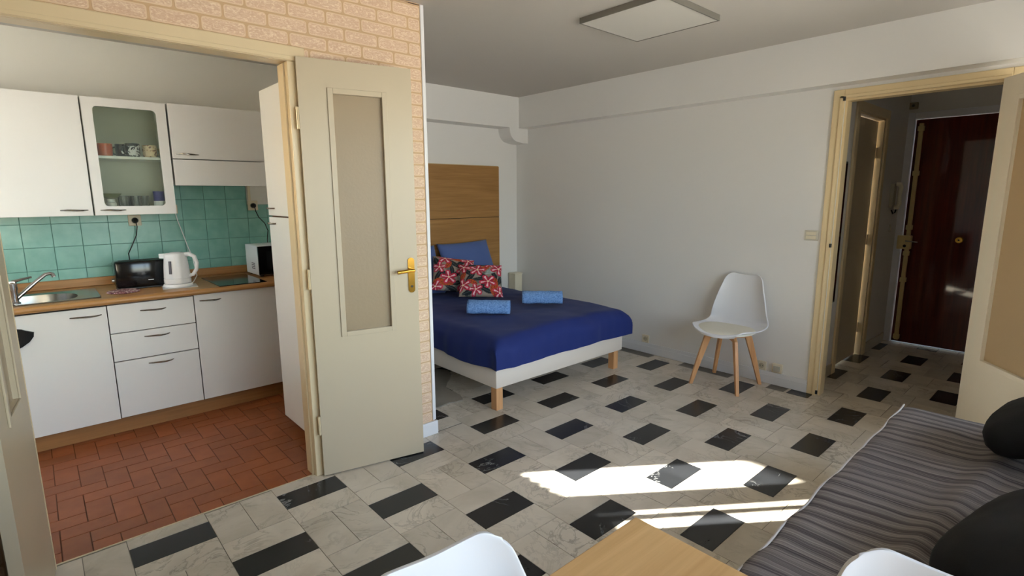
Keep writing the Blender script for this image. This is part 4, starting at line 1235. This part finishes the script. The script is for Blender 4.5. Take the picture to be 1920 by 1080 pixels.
# table
tb_ = thing('dining_table', 'square beech dining table with two white chairs', 'table', (-1.785, -1.315, 0))
TX0, TX1, TY0, TY1 = -0.475, 0.472, -0.475, 0.485
obj('table_top', B(TX0, TX1, TY0, TY1, 0.722, 0.75, 0.003), TABLE_W, tb_)
for sx, sy in ((TX0+.04, TY0+.04), (TX1-.10, TY0+.04), (TX0+.04, TY1-.10), (TX1-.10, TY1-.10)):
    obj('leg', B(sx, sx+0.06, sy, sy+0.06, 0.0, 0.7215, 0.004), BEECH_Z, tb_)
ap = bmesh.new()
box(ap, TX0+.10, TX1-.10, TY0+.055, TY0+.075, 0.67, 0.7215); box(ap, TX0+.10, TX1-.10, TY1-.075, TY1-.055, 0.67, 0.7215)
box(ap, TX0+.055, TX0+.075, TY0+.10, TY1-.10, 0.67, 0.7215); box(ap, TX1-.075, TX1-.055, TY0+.10, TY1-.10, 0.67, 0.7215)
obj('apron', ap, TABLE_W, tb_)

# ------------------------------------------------------------------ sofa
sf = thing('sofa', 'low sofa bed covered by a striped throw', 'sofa', (-0.02, -1.32, 0))
SOFAM = mat('charcoal_upholstery', (40, 38, 40), 0.9, bump=(300, 0.4, 0.001))
obj('seat', B(-0.93, 0.92, -0.48, 0.425, 0.16, 0.392, 0.05), SOFAM, sf, True)
bk = bmesh.new(); box(bk, -0.93, 0.92, -0.68, -0.49, 0.20, 0.80, 0.06)
obj('backrest', bk, SOFAM, sf, True)
for lx in (-0.85, 0.82):
    for ly in (-0.42, 0.34):
        obj('leg', lathe(bmesh.new(), [(0.018, 0), (0.026, 0.16), (0.026, 0.205), (0, 0.206)], (lx, ly, 0), 14), WALNUT, sf, True)
def throw_mesh():
    bm = bmesh.new(); nx, ny = 150, 90; g_ = []
    x0, x1, y0, y1 = -0.99, 0.945, -1.785, -0.878
    for j in range(ny+1):
        row = []
        for i in range(nx+1):
            u, v = i/nx, j/ny
            x, y = x0+(x1-x0)*u, y0+(y1-y0)*v
            z = 0.418
            z += 0.010*noise.noise(Vector((x*6, y*2.0, 0.4))) + 0.008*noise.noise(Vector((x*18, y*3.5, 2.2)))*min(1.0, (-0.88-y)*4+0.15)
            # pushed-up folds along the back half
            fo = math.exp(-((y+1.24+0.05*math.sin(x*2.3))/0.05)**2)
            z += (0.034+0.03*max(0.0, x-0.1))*fo*(0.6+0.5*noise.noise(Vector((x*6, 0, 5)))) + 0.012*math.exp(-((y+1.36)/0.05)**2)
            
            z += 0.016*max(0.0, noise.noise(Vector((x*9, y*7, 8.8))))*math.exp(-((y+1.22)/0.13)**2)
            e = max(0.0, x-0.86)/0.085; z -= 0.016*e*e
            f = max(0.0, y+0.93)/0.052; z -= 0.010*f*f
            y += 0.006*noise.noise(Vector((x*4, 0, 1)))*v + 0.004*math.sin(x*21)*v
            x += 0.010*noise.noise(Vector((y*6, 3, 0)))*u
            row.append(bm.verts.new((x, y, z)))
        g_.append(row)
    for j in range(ny):
        for i in range(nx): bm.faces.new((g_[j][i], g_[j][i+1], g_[j+1][i+1], g_[j+1][i]))
    return bm
def stripes():
    t = NT('striped_weave')
    warp = t.noise(t.coords((1, 1, 1)), 5.0, 2)
    tc0 = t.new('ShaderNodeTexCoord'); sx_ = t.new('ShaderNodeSeparateXYZ'); t.link(tc0.outputs['Object'], sx_.inputs[0])
    def stripe(freq, off):
        m1 = t.new('ShaderNodeMath', operation='MULTIPLY_ADD'); m1.inputs[1].default_value = freq; m1.inputs[2].default_value = off
        t.link(sx_.outputs[0], m1.inputs[0])
        ad = t.new('ShaderNodeMath', operation='MULTIPLY_ADD'); ad.inputs[1].default_value = freq*0.035
        t.link(warp, ad.inputs[0]); t.link(m1.outputs[0], ad.inputs[2])
        nn = t.new('ShaderNodeTexNoise', noise_dimensions='1D'); nn.inputs['Scale'].default_value = 1.0; nn.inputs['Detail'].default_value = 1.0
        t.link(ad.outputs[0], nn.inputs['W']); return nn.outputs['Fac']
    ph = t.new('ShaderNodeMath', operation='MULTIPLY_ADD'); ph.inputs[1].default_value = 98.0
    wsc = t.new('ShaderNodeMath', operation='MULTIPLY'); wsc.inputs[1].default_value = 4.2
    t.link(warp, wsc.inputs[0]); t.link(sx_.outputs[0], ph.inputs[0]); t.link(wsc.outputs[0], ph.inputs[2])
    sn = t.new('ShaderNodeMath', operation='SINE'); t.link(ph.outputs[0], sn.inputs[0])
    h5 = t.new('ShaderNodeMath', operation='MULTIPLY_ADD'); h5.inputs[1].default_value = 0.22; h5.inputs[2].default_value = 0.0
    t.link(sn.outputs[0], h5.inputs[0])
    sm_ = t.new('ShaderNodeMath', operation='ADD'); t.link(h5.outputs[0], sm_.inputs[0]); t.link(stripe(34, 3), sm_.inputs[1])
    c = t.ramp(sm_.outputs[0], [(0.22, rgba((64, 57, 57))), (0.40, rgba((98, 90, 89))), (0.55, rgba((128, 120, 116))), (0.80, rgba((140, 132, 127)))])
    fine = t.ramp(stripe(170, 40), [(0.38, rgba((40, 35, 38))), (0.5, rgba((104, 97, 96))), (0.66, rgba((178, 170, 164)))])
    c = t.mix(0.30, c, fine)
    t.link(c, t.b.inputs['Base Color']); t.set(Roughness=0.9)
    t.bump(t.noise(t.coords((40, 4, 4)), 12, 2), 0.5, 0.003)
    return t.m
th = obj('throw_blanket', throw_mesh(), stripes(), None, 'all')
sm = th.modifiers.new('thick', 'SOLIDIFY'); sm.thickness = 0.006; sm.offset = -1
tg = thing('striped_throw', 'grey striped woven throw with a pale hem spread on the sofa', 'throw', (0, 0, 0))
th.parent = tg; th.name = 'weave'
hm = bmesh.new()
tube(hm, [(-0.98+1.92*k/80, -0.879 + 0.006*noise.noise(Vector(((-0.98+1.92*k/80)*4, 0, 1))) + 0.004*math.sin((-0.98+1.92*k/80)*21), 0.4085+0.006*noise.noise(Vector(((-0.98+1.92*k/80)*5, -0.878*2, 0.4)))) for k in range(81)], 0.0042, 6)
obj('hem', hm, mat('pale_hem', (196, 188, 180), 0.9), tg, True)
BLKC = mat('black_cushion_cotton', (17, 17, 18), 0.9, bump=(300, 0.3, 0.001))
p = tag(obj('black_cushion', pillow_bm(0.48, 0.46, 0.18, pinch=0.0, seed=21, rnd=0.17), BLKC, None, 'all'), 'black cushion on the sofa end beside the hall door leaf', 'cushion', 'black sofa cushions')
place_rot(p, (0.545, -1.425, 0.622), (1.0, -0.05, 0.0), (0.0, -0.80, 0.55))
p = tag(obj('black_cushion', pillow_bm(0.70, 0.54, 0.20, pinch=0.0, seed=27, rnd=0.17), BLKC, None, 'all'), 'large black cushion on the sofa next to the dining table', 'cushion', 'black sofa cushions')
place_rot(p, (-0.42, -1.520, 0.606), (0.975, -0.20, 0.0), (0.0, -0.87, 0.45))

# dark sideboard seen past the opened kitchen leaf
sb = thing('sideboard', 'dark walnut sideboard behind the opened kitchen door leaf', 'sideboard', (-2.88, 0.85, 0))
obj('body', B(-0.30, 0.30, -0.55, 0.30, 0.06, 0.70, 0.004), WALNUT, sb)
for k in range(3): obj('drawer', B(0.3005, 0.314, -0.54, 0.29, 0.09+k*0.2, 0.275+k*0.2, 0.003), WALNUT, sb)
for lx in (-0.26, 0.24):
    for ly in (-0.50, 0.25): obj('leg', B(lx, lx+0.03, ly, ly+0.03, 0, 0.0595), WALNUT, sb)
bpy.context.view_layer.update()
